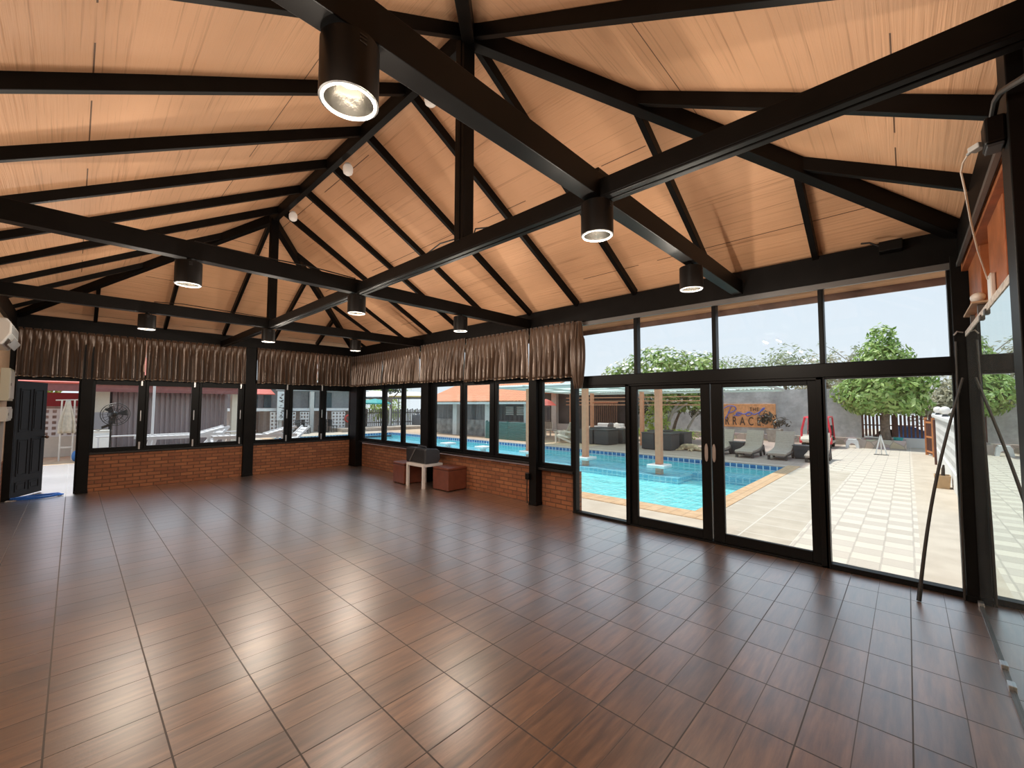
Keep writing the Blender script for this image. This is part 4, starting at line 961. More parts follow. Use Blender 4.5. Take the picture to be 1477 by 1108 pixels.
for x,lab in ((20.7,'white globe lamp on the white pierced wall nearest the gate'),(16.8,'white globe lamp on the middle of the white pierced wall'),(12.6,'white globe lamp on the white pierced wall nearest the hall')):
    t=thing('garden_globe_lamp',lab,'lamp',(x,-.76,1.31),'globe lamps on the white pierced wall'); obj('globe', MB().ball((x,-.76,1.48),.115,n=18), EGG, t, smooth=True); obj('base', MB().lathe([(.07,0),(.07,.03),(.045,.05),(.045,.08)],14,(x,-.76,1.31)), SPG, t, smooth=True)
TANP=mat('tan_planter',(.50,.33,.18),.7,var=.1); SOIL=mat('dark_soil',(.05,.035,.025),.9)
tpn=thing('planter_box','tan square planter box beside the white pierced wall','planter',(13.6,-.50,G))
obj('box', MB().add([(13.48,-.62,G),(13.76,-.62,G),(13.76,-.42,G),(13.48,-.42,G),(13.44,-.645,G+.29),(13.80,-.645,G+.29),(13.80,-.395,G+.29),(13.44,-.395,G+.29)],[(3,2,1,0),(0,1,5,4),(1,2,6,5),(2,3,7,6),(3,0,4,7)]), TANP, tpn, solid=.02); obj('soil', MB().box(13.47,13.77,-.63,-.41,G+.2,G+.26), SOIL, tpn); obj('stump', MB().tube([(13.6,-.53,G+.22),(13.62,-.54,G+.42),(13.6,-.55,G+.52)],[.035,.03,.015],8), SOIL, tpn, smooth=True)
# stool, A-frame, planter of the big tree
st_=thing('step_stool','white plastic arched step stool by the grey wall','stool',(24.0,1.83,G))
ar=[(-.24,0),(-.20,.30),(-.14,.385),(.14,.385),(.20,.30),(.24,0),(.14,0),(.11,.14),(.06,.20),(0,.22),(-.06,.20),(-.11,.14),(-.14,0)]
obj('seat', MB().box(23.86,24.14,1.68,1.98,G+.37,G+.40), WPL, st_, bevel=.01)
for dx in (-.13,.13): obj('side', MB().prism([(1.83+a,G+b) for a,b in ar],'x',24+dx-.02,24+dx+.02), WPL, st_)
af=thing('folding_sign_stand','white A-shaped folding stand on the pavers in front of the tree planter','stand',(21.2,.78,G))
for s in (-1,1): obj('leg', MB().bar((21.2,.78+s*.165,G),(21.2,.78,.52),.04,.035,(1,0,0)), WPL, af)
obj('foot_shade_bar', MB().box(21.17,21.23,.57,.99,G+.0,G+.03), GREYM, af); obj('leg', MB().bar((21.5,.78,G),(21.22,.78,.51),.035,.035,(0,1,0)), WPL, af)  # grey bar on the ground stands in for shading at the stand's base
pln=thing('stone_planter','long low stone planter around the big tree trunk','planter',(24.9,.83,G))
obj('kerb', MB().box(24.2,24.36,.08,1.60,G,.14).box(25.5,25.66,.08,1.60,G,.14).box(24.36,25.5,.08,.22,G,.14).box(24.36,25.5,1.46,1.60,G,.14), ST, pln, bevel=.01); obj('soil', MB().box(24.3,25.6,.15,1.55,G,.08), SOIL, pln)
TEAL=mat('teal_plastic',(.02,.38,.36),.4); REDP=mat('red_plastic',(.55,.06,.04),.45)
solo('plastic_basin', MB().shell([(.001,.0),(.13,.0),(.17,.17),(.185,.175),(.17,.165),(.125,.02),(.001,.02)],20,(24.55,.33,.085)), TEAL, 'teal plastic basin standing on the stone planter', 'basin', smooth=True)
solo('flat_tray', MB().box(24.42,24.75,1.10,1.44,.081,.12).box(24.42,24.75,1.10,1.12,.12,.15).box(24.42,24.75,1.42,1.44,.12,.15), REDP, 'flat red tray lying on the stone planter', 'tray', bevel=.006)
# red cart
RED=mat('red_paint',(.60,.02,.035),.35); CREAM=mat('cream_cart_body',(.60,.56,.46),.4); BLKS=mat('black_vinyl',(.02,.02,.022),.5); TYRE=mat('tyre_rubber',(.02,.02,.02),.8)
ct=thing('golf_cart','red framed open cart with a cream front parked by the grey wall','cart',(22.9,3.0,G))
x0_,x1_,yl,yr=22.6,24.4,3.55,2.45
obj('body', MB().prism([(22.62,G+.25),(22.62,.12),(22.75,.28),(23.1,.32),(23.3,.10),(23.3,G+.30),(24.4,G+.30),(24.4,G+.2),(22.8,G+.2)],'y',yr,yl), CREAM, ct, bevel=.02)
obj('seat', MB().box(23.75,24.25,yr+.08,yl-.08,.10,.24), BLKS, ct, bevel=.03); obj('backrest', MB().box(24.2,24.34,yr+.08,yl-.08,.24,.72), BLKS, ct, bevel=.03)
for y,s in ((yl,1),(yr,-1)):
    obj('front_pillar', MB().tube([(22.72,y-.04*s,.10),(22.82,y-.03*s,.5),(23.0,y-.14*s,1.08)],.045,8), RED, ct, smooth=True); obj('rear_pillar', MB().tube([(24.3,y-.04*s,G+.3),(24.3,y-.10*s,1.08)],.035,8), RED, ct, smooth=True)
    obj('front_wing', MB().prism([(22.60,G+.2),(22.60,.02),(22.7,.22),(22.9,.22),(23.05,.0),(23.05,G+.2)],'y',y-.07*s,y+.03*s), RED, ct, bevel=.01)
    for xw in (22.95,24.1): obj('wheel', MB().lathe([(.06,-.07),(.20,-.075),(.215,-.04),(.215,.04),(.20,.075),(.06,.07)],20).xform(Matrix.Translation((xw,y-.10*s,G+.215))@Matrix.Rotation(math.pi/2,4,'X')), TYRE, ct, smooth=True)
obj('roof', MB().prism([(22.95,1.06),(23.1,1.12),(24.3,1.14),(24.4,1.09),(24.3,1.10),(23.1,1.08)],'y',yr+.08,yl-.08), RED, ct); obj('windscreen', MB().bar((22.80,3.0,.33),(22.98,3.0,1.05),.92,.01,(1,0,-.2)), GLASS, ct)
obj('steering_wheel', MB().tube([(23.42+.06*math.cos(a),3.22+.17*math.cos(a*1.0+1.57),.42+.16*math.sin(a+1.57)) for a in [2*math.pi*i/16 for i in range(17)]],.014,6), BLKS, ct)
# ------------------------------------------------------------------ trees and plants
def leaves(m, blobs, n, size, rng, up=.3, aspect=.45, shell=.55, droop=.2, surf=True):
    tot=sum(b[3]*b[4]*b[5] for b in blobs)
    for b in blobs:
        cx_,cy_,cz_,rx,ry,rz=b
        for _ in range(int(n*rx*ry*rz/tot)+1):
            while True:
                d=V((rng.gauss(0,1),rng.gauss(0,1),rng.gauss(0,1)))
                if d.length>.01: break
            d.normalize(); r=(shell+(1-shell)*rng.random()) if surf else rng.random()**.5
            p=V((cx_+d.x*rx*r,cy_+d.y*ry*r,cz_+d.z*rz*r))
            nrm=(d+V((rng.uniform(-.6,.6),rng.uniform(-.6,.6),up+rng.uniform(-.3,.6)))).normalized()
            t=nrm.cross(V((rng.uniform(-1,1),rng.uniform(-1,1),rng.uniform(-1,1)))); 
            if t.length<.05: continue
            t.normalize(); t=(t+V((0,0,-droop))).normalized(); w=nrm.cross(t).normalized(); s=size*rng.uniform(.7,1.3)
            a,bq=t*s*.5,w*s*aspect*.5; f=nrm*s*.08
            m.add([p-a,p-a*.1+bq,p+a,p-a*.1-bq,p-a*.05-f],[(0,4,2,1),(0,3,2,4)])
    return m
BARK=mat('grey_brown_bark',(.17,.13,.10),.9,var=.35,vscale=12,bump=.5,bscale=30); BARKP=mat('pale_grey_bark',(.36,.33,.28),.9,var=.2)
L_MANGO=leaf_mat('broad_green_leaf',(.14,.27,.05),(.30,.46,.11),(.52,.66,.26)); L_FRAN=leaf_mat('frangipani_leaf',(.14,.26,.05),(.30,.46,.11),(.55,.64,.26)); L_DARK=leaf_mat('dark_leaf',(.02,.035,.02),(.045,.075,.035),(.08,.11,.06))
L_HAZE=leaf_mat('haze_painted_green_leaf',(.27,.34,.20),(.36,.43,.25),(.46,.50,.33)); L_HAZE2=leaf_mat('haze_painted_dry_leaf',(.40,.37,.24),(.46,.44,.29),(.52,.50,.36)); L_LIME=leaf_mat('lime_leaf',(.22,.36,.04),(.40,.52,.08),(.55,.62,.20)); L_OLIVE=leaf_mat('purple_olive_leaf',(.045,.04,.03),(.09,.075,.055),(.14,.12,.08))  # both hazy leaf colours have distance haze painted in
FLW=leaf_mat('white_flower_petal',(.80,.78,.66),(.85,.84,.76),(.88,.86,.80),.1)
def tree(name,label,loc,trunk,tr,blobs,n,size,lm,rng,branches=(),cat='tree',group=None,bark=None,**kw):
    t=thing(name,label,cat,loc,group); m=MB().tube(trunk,tr,10)
    for b,br in branches: m.tube(b,br,7)
    obj('trunk',m,bark or BARK,t,smooth=True); obj('crown',leaves(MB(),blobs,n,size,rng,**kw),lm,t,fix=False); return t
rt_=random.Random(3)
X0,Y0=24.85,.68
bl=[(X0,Y0+.25,2.15,1.3,1.75,.95),(X0,Y0-.2,2.75,1.25,1.55,.95),(X0,Y0+.05,3.6,.95,1.15,.95),(X0,Y0+.05,4.5,.55,.62,.85),(X0-.3,Y0+.6,1.75,.9,.9,.6),(X0-.3,Y0-.6,1.75,.9,.95,.6)]
tree('garden_tree','dense leafy cone-shaped tree growing out of the stone planter',(X0,Y0,.0),[(X0,.72,0),(X0+.03,.76,.6),(X0,.70,1.3),(X0,.7,2.4),(X0,.72,4.2)],[.19,.16,.14,.10,.03],bl,7000,.27,L_MANGO,rt_,up=.25,aspect=.42,shell=.5,droop=.5,
     branches=[([(X0,.7,1.2),(X0-.2,1.3,1.7),(X0-.2,1.7,2.1)],[.07,.05,.02]),([(X0,.7,1.3),(X0-.2,.1,1.9),(X0-.1,-.3,2.4)],[.07,.05,.02])])
# frangipani by the pavilion
FX,FY=21.3,9.0
fb=[(FX,FY+.5,3.6,1.4,2.0,1.15),(FX-.2,FY+2.3,3.2,1.1,1.4,.85),(FX,FY-1.6,3.3,1.2,1.4,1.0),(FX+.3,FY-.4,2.3,1.4,2.2,.6)]
ft=tree('frangipani_tree','white flowering frangipani tree rising above the pavilion roof',(FX,FY,G),[(FX,FY,G),(FX-.1,FY+.1,.5),(FX-.1,FY-.25,1.3),(FX,FY-.7,2.0)],[.12,.10,.085,.06],fb,3600,.34,L_FRAN,rt_,aspect=.34,up=.5,droop=.1,shell=.4,bark=BARKP,
     branches=[([(FX-.1,FY+.1,.5),(FX,FY+.9,1.3),(FX,FY+1.6,2.6)],[.08,.06,.04]),([(FX-.1,FY-.25,1.3),(FX-.1,FY+.3,2.2),(FX,FY+.5,3.2)],[.07,.05,.03]),([(FX-.1,FY-.2,1.2),(FX,FY-1.2,1.9),(FX,FY-1.8,2.8)],[.07,.05,.03])])
obj('flowers',leaves(MB(),[(b[0]-.1,b[1],b[2]+.05,b[3]*1.02,b[4]*1.02,b[5]*1.02) for b in fb],650,.19,rt_,aspect=.9,shell=.9),FLW,ft,fix=False)
tree('shade_tree','dark leafy tree in the shade behind the right group of wicker seats',(23.0,9.4,G),[(23,9.6,G),(22.9,9.3,.7),(23.0,9.0,1.5)],[.10,.08,.05],[(23,9.4,1.95,1.2,1.5,.8),(23.2,10.8,1.6,1.0,1.2,.8),(23.3,8.3,1.6,.9,.8,.7)],1600,.26,L_DARK,rt_,aspect=.4,up=.2,  # near-black leaf colour paints the shade below the sunlit crown
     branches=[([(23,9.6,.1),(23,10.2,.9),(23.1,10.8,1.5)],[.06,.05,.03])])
tree('frangipani_tree','smaller frangipani with a few white flowers in front of the dark planting',(21.8,8.0,G),[(21.8,8.4,G),(21.8,8.2,.5),(21.8,7.9,1.0),(21.8,7.6,1.5)],[.07,.065,.05,.03],[(21.8,7.7,1.75,.6,.9,.42),(21.8,8.5,1.65,.6,.6,.4)],420,.28,L_FRAN,rt_,aspect=.34,bark=BARKP)
obj('flowers',leaves(MB(),[(21.5,7.9,1.65,.4,1.0,.45)],14,.2,rt_,aspect=.9),FLW,bpy.data.objects['frangipani_tree.001'],fix=False)
def bush(name,label,loc,blobs,n,size,lm,stem=True,**kw):
    t=thing(name,label,'plant',loc)
    obj('foliage',leaves(MB(),blobs,n,size,rt_,**kw),lm,t,fix=False)
    b=blobs[0]; obj('stem',MB().tube([loc,(loc[0],loc[1]+.03,(loc[2]+b[2])/2),(b[0],b[1],b[2])],[.04,.03,.012],6),BARK,t,smooth=True); return t
bush('bright_shrub','tall lime-green shrub behind the salmon column of the pavilion',(21.0,9.6,G),[(21.0,9.5,.9,.5,.75,1.0),(21,9.2,1.6,.4,.55,.5)],620,.22,L_LIME,aspect=.35)
bush('low_shrub','low lime-green ground shrub behind the right group of wicker seats',(20.6,8.2,G),[(20.6,8.2,.18,.6,1.1,.32)],500,.16,L_LIME,aspect=.35)
# strap-leaved plant
def strap(name,label,loc,n,ln,lm,rng):
    t=thing(name,label,'plant',loc); m=MB()
    for i in range(n):
        a=rng.uniform(0,6.28); r=rng.uniform(.25,1)*ln; h=ln*rng.uniform(.7,1.1); w=.03
        p=[V(loc)+V((math.cos(a)*r*s*.8,math.sin(a)*r*s*.8,h*(s*1.5-s*s*.85)+.05)) for s in (0,.25,.5,.75,1)]
        sd_=V((-math.sin(a),math.cos(a),0))
        vs=[];
        for k_,q in enumerate(p):
            ww=w*(1-.22*k_); vs+=[q-sd_*ww,q+sd_*ww]
        m.add(vs,[(2*k_,2*k_+1,2*k_+3,2*k_+2) for k_ in range(4)])
    obj('leaves',m,lm,t,fix=False); obj('crown_base',MB().lathe([(.05,0),(.06,.06),(.03,.1)],8,loc),BARK,t); return t
strap('spider_lily','clump of long strap leaves behind the salmon column',(20.2,9.9,G),60,1.0,L_LIME,rt_)
strap('spider_lily','clump of long strap leaves at the left of the shaded planting',(21.0,10.7,G),46,.95,L_LIME,rt_)
# pot with dark bush in front of the sign
pb_=thing('potted_bush','dark leaved bush in a square concrete pot partly covering the sign','plant',(25.2,5.05,G))
obj('pot',MB().add([(24.95,4.8,G),(25.45,4.8,G),(25.45,5.3,G),(24.95,5.3,G),(24.88,4.72,.42),(25.52,4.72,.42),(25.52,5.38,.42),(24.88,5.38,.42)],[(3,2,1,0),(4,5,6,7),(0,1,5,4),(1,2,6,5),(2,3,7,6),(3,0,4,7)]),mat('pale_concrete_pot',(.40,.36,.31),.85,var=.15),pb_,bevel=.02)
obj('stem',MB().tube([(25.2,5.05,.4),(25.18,5.1,.8),(25.1,5.3,1.2)],[.04,.03,.01],6).tube([(25.2,5.05,.5),(25.2,4.8,.8),(25.1,4.5,1.0)],[.03,.02,.01],6),BARK,pb_)
obj('foliage',leaves(MB(),[(25.15,5.35,1.05,.35,.45,.45),(25.1,4.75,.78,.35,.55,.28),(25.1,5.55,.85,.3,.35,.35)],210,.24,rt_,aspect=.36,shell=.2,droop=.0),L_OLIVE,pb_,fix=False)
# trees beyond the wall
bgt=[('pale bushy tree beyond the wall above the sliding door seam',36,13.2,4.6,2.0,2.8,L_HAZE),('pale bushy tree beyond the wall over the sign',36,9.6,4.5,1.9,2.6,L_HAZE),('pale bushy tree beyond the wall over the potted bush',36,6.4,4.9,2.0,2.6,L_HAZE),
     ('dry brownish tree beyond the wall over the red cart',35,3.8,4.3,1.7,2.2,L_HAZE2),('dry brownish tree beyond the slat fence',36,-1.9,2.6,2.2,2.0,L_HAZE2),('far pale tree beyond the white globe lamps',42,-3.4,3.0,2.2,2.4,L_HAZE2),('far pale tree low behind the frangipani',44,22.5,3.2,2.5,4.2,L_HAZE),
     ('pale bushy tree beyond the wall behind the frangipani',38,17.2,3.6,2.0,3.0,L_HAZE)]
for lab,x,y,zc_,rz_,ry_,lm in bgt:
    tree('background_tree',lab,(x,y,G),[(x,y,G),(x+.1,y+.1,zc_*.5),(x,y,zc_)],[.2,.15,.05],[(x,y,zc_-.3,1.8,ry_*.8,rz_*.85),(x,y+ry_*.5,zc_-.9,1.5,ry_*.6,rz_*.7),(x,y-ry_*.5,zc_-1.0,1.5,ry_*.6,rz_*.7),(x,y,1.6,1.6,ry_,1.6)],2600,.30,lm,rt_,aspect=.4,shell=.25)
# thin airy tree
tt=thing('bare_tree','thin airy tree with few leaves left of the cone-shaped tree',"tree",(31,2.2,G)); m=MB().tube([(31,2.2,G),(31,2.3,2.4),(31,2.6,4.2)],[.12,.08,.03],8)
bb=[]
for i in range(16):
    z=1.8+.17*i; a=rt_.uniform(-1.2,1.2); p=V((31,2.25+.09*(z-1.5),z)); q=p+V((rt_.uniform(-.5,.5),a,rt_.uniform(.5,1.1))); m.tube([p,(p+q)/2+V((0,0,.1)),q],[.03,.02,.008],5); bb.append((q.x,q.y,q.z,.35,.35,.3)); bb.append(((p.x+q.x)/2,(p.y+q.y)/2,(p.z+q.z)/2,.3,.3,.25))
obj('trunk',m,BARKP,tt,smooth=True); obj('crown',leaves(MB(),bb,700,.17,rt_,aspect=.4,shell=.1),L_HAZE,tt,fix=False)
# ------------------------------------------------------------------ pool house, cafe and the far end
ROOFT=NT('orange_roof_tiles'); vec_,x_,y_,z_=ROOFT.coords(); w_=ROOFT.n('TexWave',wave_type='BANDS',bands_direction='Y'); ROOFT.l(vec_,w_.inputs['Vector']); w_.inputs['Scale'].default_value=1.3
rn=ROOFT.noise(vec_,3.,3.); fr_=ROOFT.math('FRACT',ROOFT.math('DIVIDE',x_,.3)); rc=ROOFT.mix(rn,(.60,.20,.085),(.70,.30,.15)); rc=ROOFT.mix(ROOFT.math('MULTIPLY',ROOFT.math('LESS_THAN',fr_,.15),.5),rc,(.30,.09,.05)); ROOFT.color(rc); ROOFT.bump(w_.outputs['Fac'],.8,.05); ROOFT.rough(.7)
PALE=mat('pale_wall_paint',(.58,.58,.55),.8,var=.06); DKW=NT('dark_weathered_boards'); v0,x0q,y0q,z0q=DKW.coords(); bd=DKW.noise(DKW.comb(DKW.math('MULTIPLY',DKW.math('ADD',x0q,y0q),9.),DKW.math('MULTIPLY',z0q,.5)),1.,3.); DKW.color(DKW.ramp(bd,[(.3,(.035,.038,.042)),(.7,(.13,.135,.14))])); DKW.rough(.8)
MOSS=mat('stained_grey_stone',(.20,.20,.19),.9,var=.5,vscale=2.5); GRN=mat('green_glazed_slat',(.07,.17,.15),.35); GRNL=mat('pale_green_grout',(.35,.48,.44),.5)
h=thing('pool_house','low pool house with an orange tiled roof behind the far pool edge','house',(18,18,G))
obj('roof', MB().add([(16.0,13.9,1.86),(16.0,23.6,1.86),(20.2,23.6,3.5),(20.2,13.9,3.5),(16.0,13.9,1.78),(16.0,23.6,1.78),(20.2,23.6,3.42),(20.2,13.9,3.42)],[(0,1,2,3),(7,6,5,4),(0,4,5,1),(1,5,6,2),(2,6,7,3),(3,7,4,0)]), ROOFT.m, h)
obj('eave_board', MB().box(16.0,16.06,13.9,23.6,1.66,1.80), PALE, h); obj('upper_wall', MB().box(17.0,17.12,14.0,23.4,.72,1.9), DKW.m, h); obj('lower_wall', MB().box(16.9,17.12,14.0,23.4,G,.72), MOSS, h)
for y in (20.7,17.7,14.65): obj('pier', MB().box(16.55,16.95,y-.2,y+.2,G,1.8), PALE, h)
for y in (16.3,15.45):
    f=obj('window', ring(MB(),'B',16.98,y-.36,y+.36,1.02,1.62,.05,-.03,.0), DKW.m, h)
    m=MB()
    for j in range(5): m.bar((16.98,y-.31,1.09+.1*j),(16.98,y+.31,1.09+.1*j),.02,.07,(.6,0,.8))
    obj('louvre', m, PALE, f)
m=MB()
for j in range(11): m.box(16.02,16.10,13.95,17.3,G+.02+.085*j,G+.08+.085*j)
gp=thing('slatted_screen','low green slatted screen in front of the pool house','screen',(16.1,15.6,G)); obj('slats',m,GRN,gp); obj('backing', MB().box(16.10,16.14,13.95,17.3,G,.70), GRNL, gp)
for y in (14.0,15.6,17.25): obj('post', MB().box(16.06,16.16,y-.04,y+.04,G,.74), GRN, gp)
# cafe behind the pavilion
DARKI=mat('shade_dark_interior',(.035,.037,.045),.6,var=.3,vscale=2); BRW=mat('brown_slat_screen',(.16,.085,.06),.6);  # first colour is painted shade, standing in for dark openings and interior
cf=thing('cafe_building','cafe building with painted-dark shaded openings and white piers behind the pavilion','building',(25,17,G))
obj('wall', MB().box(24.4,24.6,12.6,22.5,G,2.5), DARKI, cf); obj('roof', MB().box(23.2,25.5,12.4,23,2.5,2.66), ROOFT.m, cf)
for y in (18.7,21.0): obj('pier', MB().box(24.1,24.4,y-.22,y+.22,G,2.5), PALE, cf)
obj('parapet', MB().box(24.2,24.4,17.0,22,G,.30), PALE, cf)
f=obj('window', ring(MB(),'B',24.38,19.2,20.5,.45,1.55,.06,-.04,0), GREYM, cf); obj('pane', MB().box(24.385,24.395,19.26,20.44,.51,1.49), mat('dark_pane',(.06,.06,.075),.1), f)
m=MB()
for j in range(11): m.box(24.05,24.12,13.55+.155*j,13.62+.155*j,G+.05,1.75)
sc_=thing('slat_screen','brown vertical slat screen in front of the cafe','screen',(24.1,14.4,G)); obj('slats',m,BRW,sc_); obj('rail',MB().box(24.05,24.12,13.5,15.3,1.75,1.85),SALM,sc_); obj('rail',MB().box(24.05,24.12,13.5,15.3,G,G+.05),BRW,sc_)
AWN=mat('red_awning_cloth',(.55,.10,.07),.6)
aw=thing('red_parasol','small red parasol in front of the cafe, left of the pavilion post','parasol',(22.6,18.2,G)); obj('canopy',MB().lathe([(.75,1.95),(.4,2.25),(.03,2.4)],14,(22.6,18.2,-.35)),AWN,aw); obj('pole',MB().tube([(22.6,18.2,G),(22.6,18.2,2.0)],.025,6),GREYM,aw)
# white sofa with cushions, armchairs
so_=thing('garden_sofa','white cushioned sofa behind the left group of wicker seats','sofa',(22.5,13.3,G))
obj('seat',MB().box(22.1,22.8,12.4,14.2,G+.12,.12),WHT,so_,bevel=.04); obj('backrest',MB().box(22.75,22.95,12.4,14.2,.05,.52),WHT,so_,bevel=.05); obj('arm',MB().box(22.1,22.9,12.2,12.42,G+.1,.34),WHT,so_,bevel=.03); obj('arm',MB().box(22.1,22.9,14.18,14.4,G+.1,.34),WHT,so_,bevel=.03); obj('base',MB().box(22.15,22.9,12.3,14.3,G,G+.12),WICKD,so_)
for i,(y,rz) in enumerate(((12.75,.5),(13.15,-.2))):
    m=MB().ball((0,0,0),.07,.24,.22,14).xform(Matrix.Translation((22.62,y,.35))@Matrix.Rotation(rz,4,'X')); solo('cushion',m,WICKD if i else EGG,'dark cushion on the white garden sofa' if i else 'pale cushion leaning on the end of the white garden sofa','cushion',smooth=True)
PWOOD=mat('whitewashed_wood',(.66,.60,.52),.7,var=.1)
def achair(lab,loc,rz):
    r=thing('deck_chair',lab,'deck chair',(0,0,0),'whitewashed deck chairs by the pool')
    obj('seat',MB().bar((-.35,0,.36),(.35,0,.24),.62,.04),PWOOD,r)
    m=MB()
    for j in range(5): m.bar((.25,-.24+.12*j,.22),(.62,-.24+.12*j*1.1,.98),.10,.022,(1,0,-.4))
    obj('backrest',m,PWOOD,r)
    for s in (-1,1):
        obj('leg',MB().bar((-.33,s*.30,0),(-.33,s*.30,.52),.05,.08),PWOOD,r); obj('leg',MB().bar((.55,s*.28,0),(-.35,s*.28,.36),.04,.09),PWOOD,r); obj('arm',MB().bar((-.42,s*.34,.54),(.45,s*.34,.52),.12,.025),PWOOD,r)
    r.location=loc; r.rotation_euler=(0,0,rz); return r
a1=achair('whitewashed slatted deck chair by the salmon post of the pavilion',(17.0,12.55,G),math.radians(-70)); dup(a1,loc=(18.0,13.25,G),rz=math.radians(-95),label='whitewashed deck chair left of the other, half hidden by the window post')
bn=thing('wooden_bench','long whitewashed bench beside the deck chairs','bench',(19.3,16.2,G)); obj('seat',MB().box(19.0,19.6,15.3,17.2,.16,.22),PWOOD,bn); obj('backrest',MB().box(19.55,19.62,15.3,17.2,.22,.62),PWOOD,bn)
for x in (19.05,19.5):
    for y in (15.4,17.1): obj('leg',MB().box(x,x+.06,y-.03,y+.03,G,.16),PWOOD,bn)
# far end of the pool: picket fence, parasols, canopy, hedge
PICK=mat('weathered_dark_picket',(.060,.050,.045),.8,var=.4,vscale=5)
pf=thing('picket_fence','dark weathered picket fence at the far end of the pool','fence',(18,30,G)); m=MB()
for j in range(51): m.box(15.3+.16*j,15.3+.16*j+.10,30,30.03,G+.05,1.22+.05*((j*7)%3))
obj('pickets',m,PICK,pf); obj('rail',MB().box(15.3,23.4,30.03,30.08,.2,.28).box(15.3,23.4,30.03,30.08,.95,1.03),PICK,pf)
for x in (15.4,17.4,20.8): obj('post',MB().box(x-.06,x+.06,29.94,30.0,G,1.32),PALE if x==17.4 else PICK,pf)
struct('deck_step',MB().box(12.5,24,27.6,29.9,G,G+.22),mat('beige_deck_step',(.38,.32,.26),.8,var=.15),'low beige step in front of the dark picket fence','step')
def parasol(lab,x,y,z,r,col):
    t=thing('parasol',lab,'parasol',(x,y,G)); obj('canopy',MB().lathe([(r,z-.32),(r*.55,z-.1),(.04,z+.02)],16,(x,y,0)),col,t); obj('pole',MB().tube([(x,y,G),(x,y,z)],.03,8),GREYM,t); obj('valance',MB().shell([(r,z-.42),(r,z-.32)],16,(x,y,0)),col,t); obj('base',MB().lathe([(.25,0),(.22,.06),(.05,.08)],14,(x,y,G)),GREYM,t)
parasol('teal parasol above the dark picket fence',16.6,30.9,2.08,1.25,TEAL); 
WHC=mat('white_canopy_cloth',(.76,.75,.72),.7); YEL=mat('yellow_eave',(.62,.48,.10),.6)
cn=thing('shade_canopy','pale shade canopy with a yellow edge behind the picket fence','canopy',(20,33.5,G))
obj('roof',MB().add([(15.8,33,2.28),(24,33,2.42),(24,36,2.95),(15.8,36,2.9),(15.8,33,2.2),(24,33,2.34)],[(0,1,2,3),(0,4,5,1)]),WHC,cn,solid=.04); obj('edge_beam',MB().bar((15.8,32.96,2.16),(24,32.96,2.28),.10,.16),SPG,cn); obj('edge_strip',MB().bar((19.0,32.9,2.36),(24,32.9,2.45),.06,.10),YEL,cn)
for x in (16.2,20.0,23.6): obj('post',MB().tube([(x,33.0,G),(x,33,2.2)],.05,8),GREYM,cn)
hg=[('yellow-green bushy tree behind the picket fence at the right',21.0,37.5,L_LIME,2.3,1.9,1.6),('green bushy tree behind the picket fence beside the teal parasol',18.0,38.5,L_FRAN,2.2,1.6,1.7),('green shrub behind the picket fence under the pale canopy',15.2,37.3,L_FRAN,1.3,1.7,1.0),('tall hazy tree far behind the shade canopy',22.5,40.,L_LIME,4.0,3.0,2.2),('tall hazy tree behind the roofs beyond the picket fence',18,42,L_HAZE,4.0,3.2,2.2)]
for lab,x,y,lm,zc_,rr_,rz_ in hg: tree('hedge_tree',lab,(x,y,G),[(x,y,G),(x,y,zc_)],[.12,.05],[(x,y,zc_-.2,rr_,rr_,rz_),(x+.5,y,.8,rr_,rr_*.9,1.1)],900,.34,lm,rt_,aspect=.45,shell=.3)
tree('gnarled_tree','dark gnarled tree standing in front of the shade canopy',(18.6,31.9,G),[(18.6,31.9,G),(18.6,31.9,1.6),(18.65,31.9,2.3)],[.14,.11,.08],[(18.6,32,3.0,1.1,1.1,.5)],120,.3,L_DARK,rt_,branches=[([(18.6,31.9,1.9),(18.0,31.9,2.5),(17.6,31.9,3.0)],[.06,.05,.03]),([(18.65,31.9,2.1),(19.2,31.9,2.6),(19.5,31.9,3.2)],[.06,.05,.03]),([(18.6,31.9,1.7),(18.2,31.9,2.2),(18.3,31.9,3.0)],[.05,.04,.03])])
wt=thing('water_tank','dark upright tank standing by the picket fence','tank',(19.6,29.6,G+.22)); obj('body',MB().lathe([(.34,0),(.36,.05),(.36,.75),(.25,.9),(.1,.95)],18,(19.6,29.5,G+.22)),SPG,wt,smooth=True); obj('lid',MB().lathe([(.12,.95),(.12,1.0),(.03,1.02)],12,(19.6,29.5,G+.22)),CAN,wt)

# ------------------------------------------------------------------ porch and buildings beyond the far wall
BURG=mat('burgundy_fascia_paint',(.22,.075,.07),.6,var=.12); YELW=mat('cream_yellow_wall',(.74,.58,.30),.8,var=.05); CRW=mat('cream_wall',(.66,.60,.50),.8,var=.04); GPAN=mat('grey_panel_board',(.33,.32,.34),.7); 
GC=NT('grey_mauve_curtain'); GC.b.inputs['Base Color'].default_value=(.34,.29,.30,1); GC.rough(.7)
af_=thing('annex_building','annex building with burgundy fascia and curtained front beyond the porch','building',(2,20.5,G))
obj('fascia',MB().box(-3.5,5.05,19.6,19.7,2.0,2.26),BURG,af_); obj('roof',MB().add([(-3.5,19.55,2.26),(5.1,19.55,2.26),(5.1,24,3.6),(-3.5,24,3.6)],[(0,1,2,3)]),AWN,af_,solid=.05)
obj('wall',MB().box(.20,.86,20.2,20.4,G,2.1),CRW,af_); obj('panel',MB().box(.25,.86,20.17,20.2,.72,1.30),GPAN,af_); obj('accent',MB().box(.28,.45,20.17,20.2,1.32,2.05),YELW,af_); obj('corner_post',MB().box(4.45,4.75,20.0,20.3,G,2.1),CRW,af_); obj('back_wall',MB().box(.86,4.5,21.3,21.4,G,2.2),DARKI,af_)
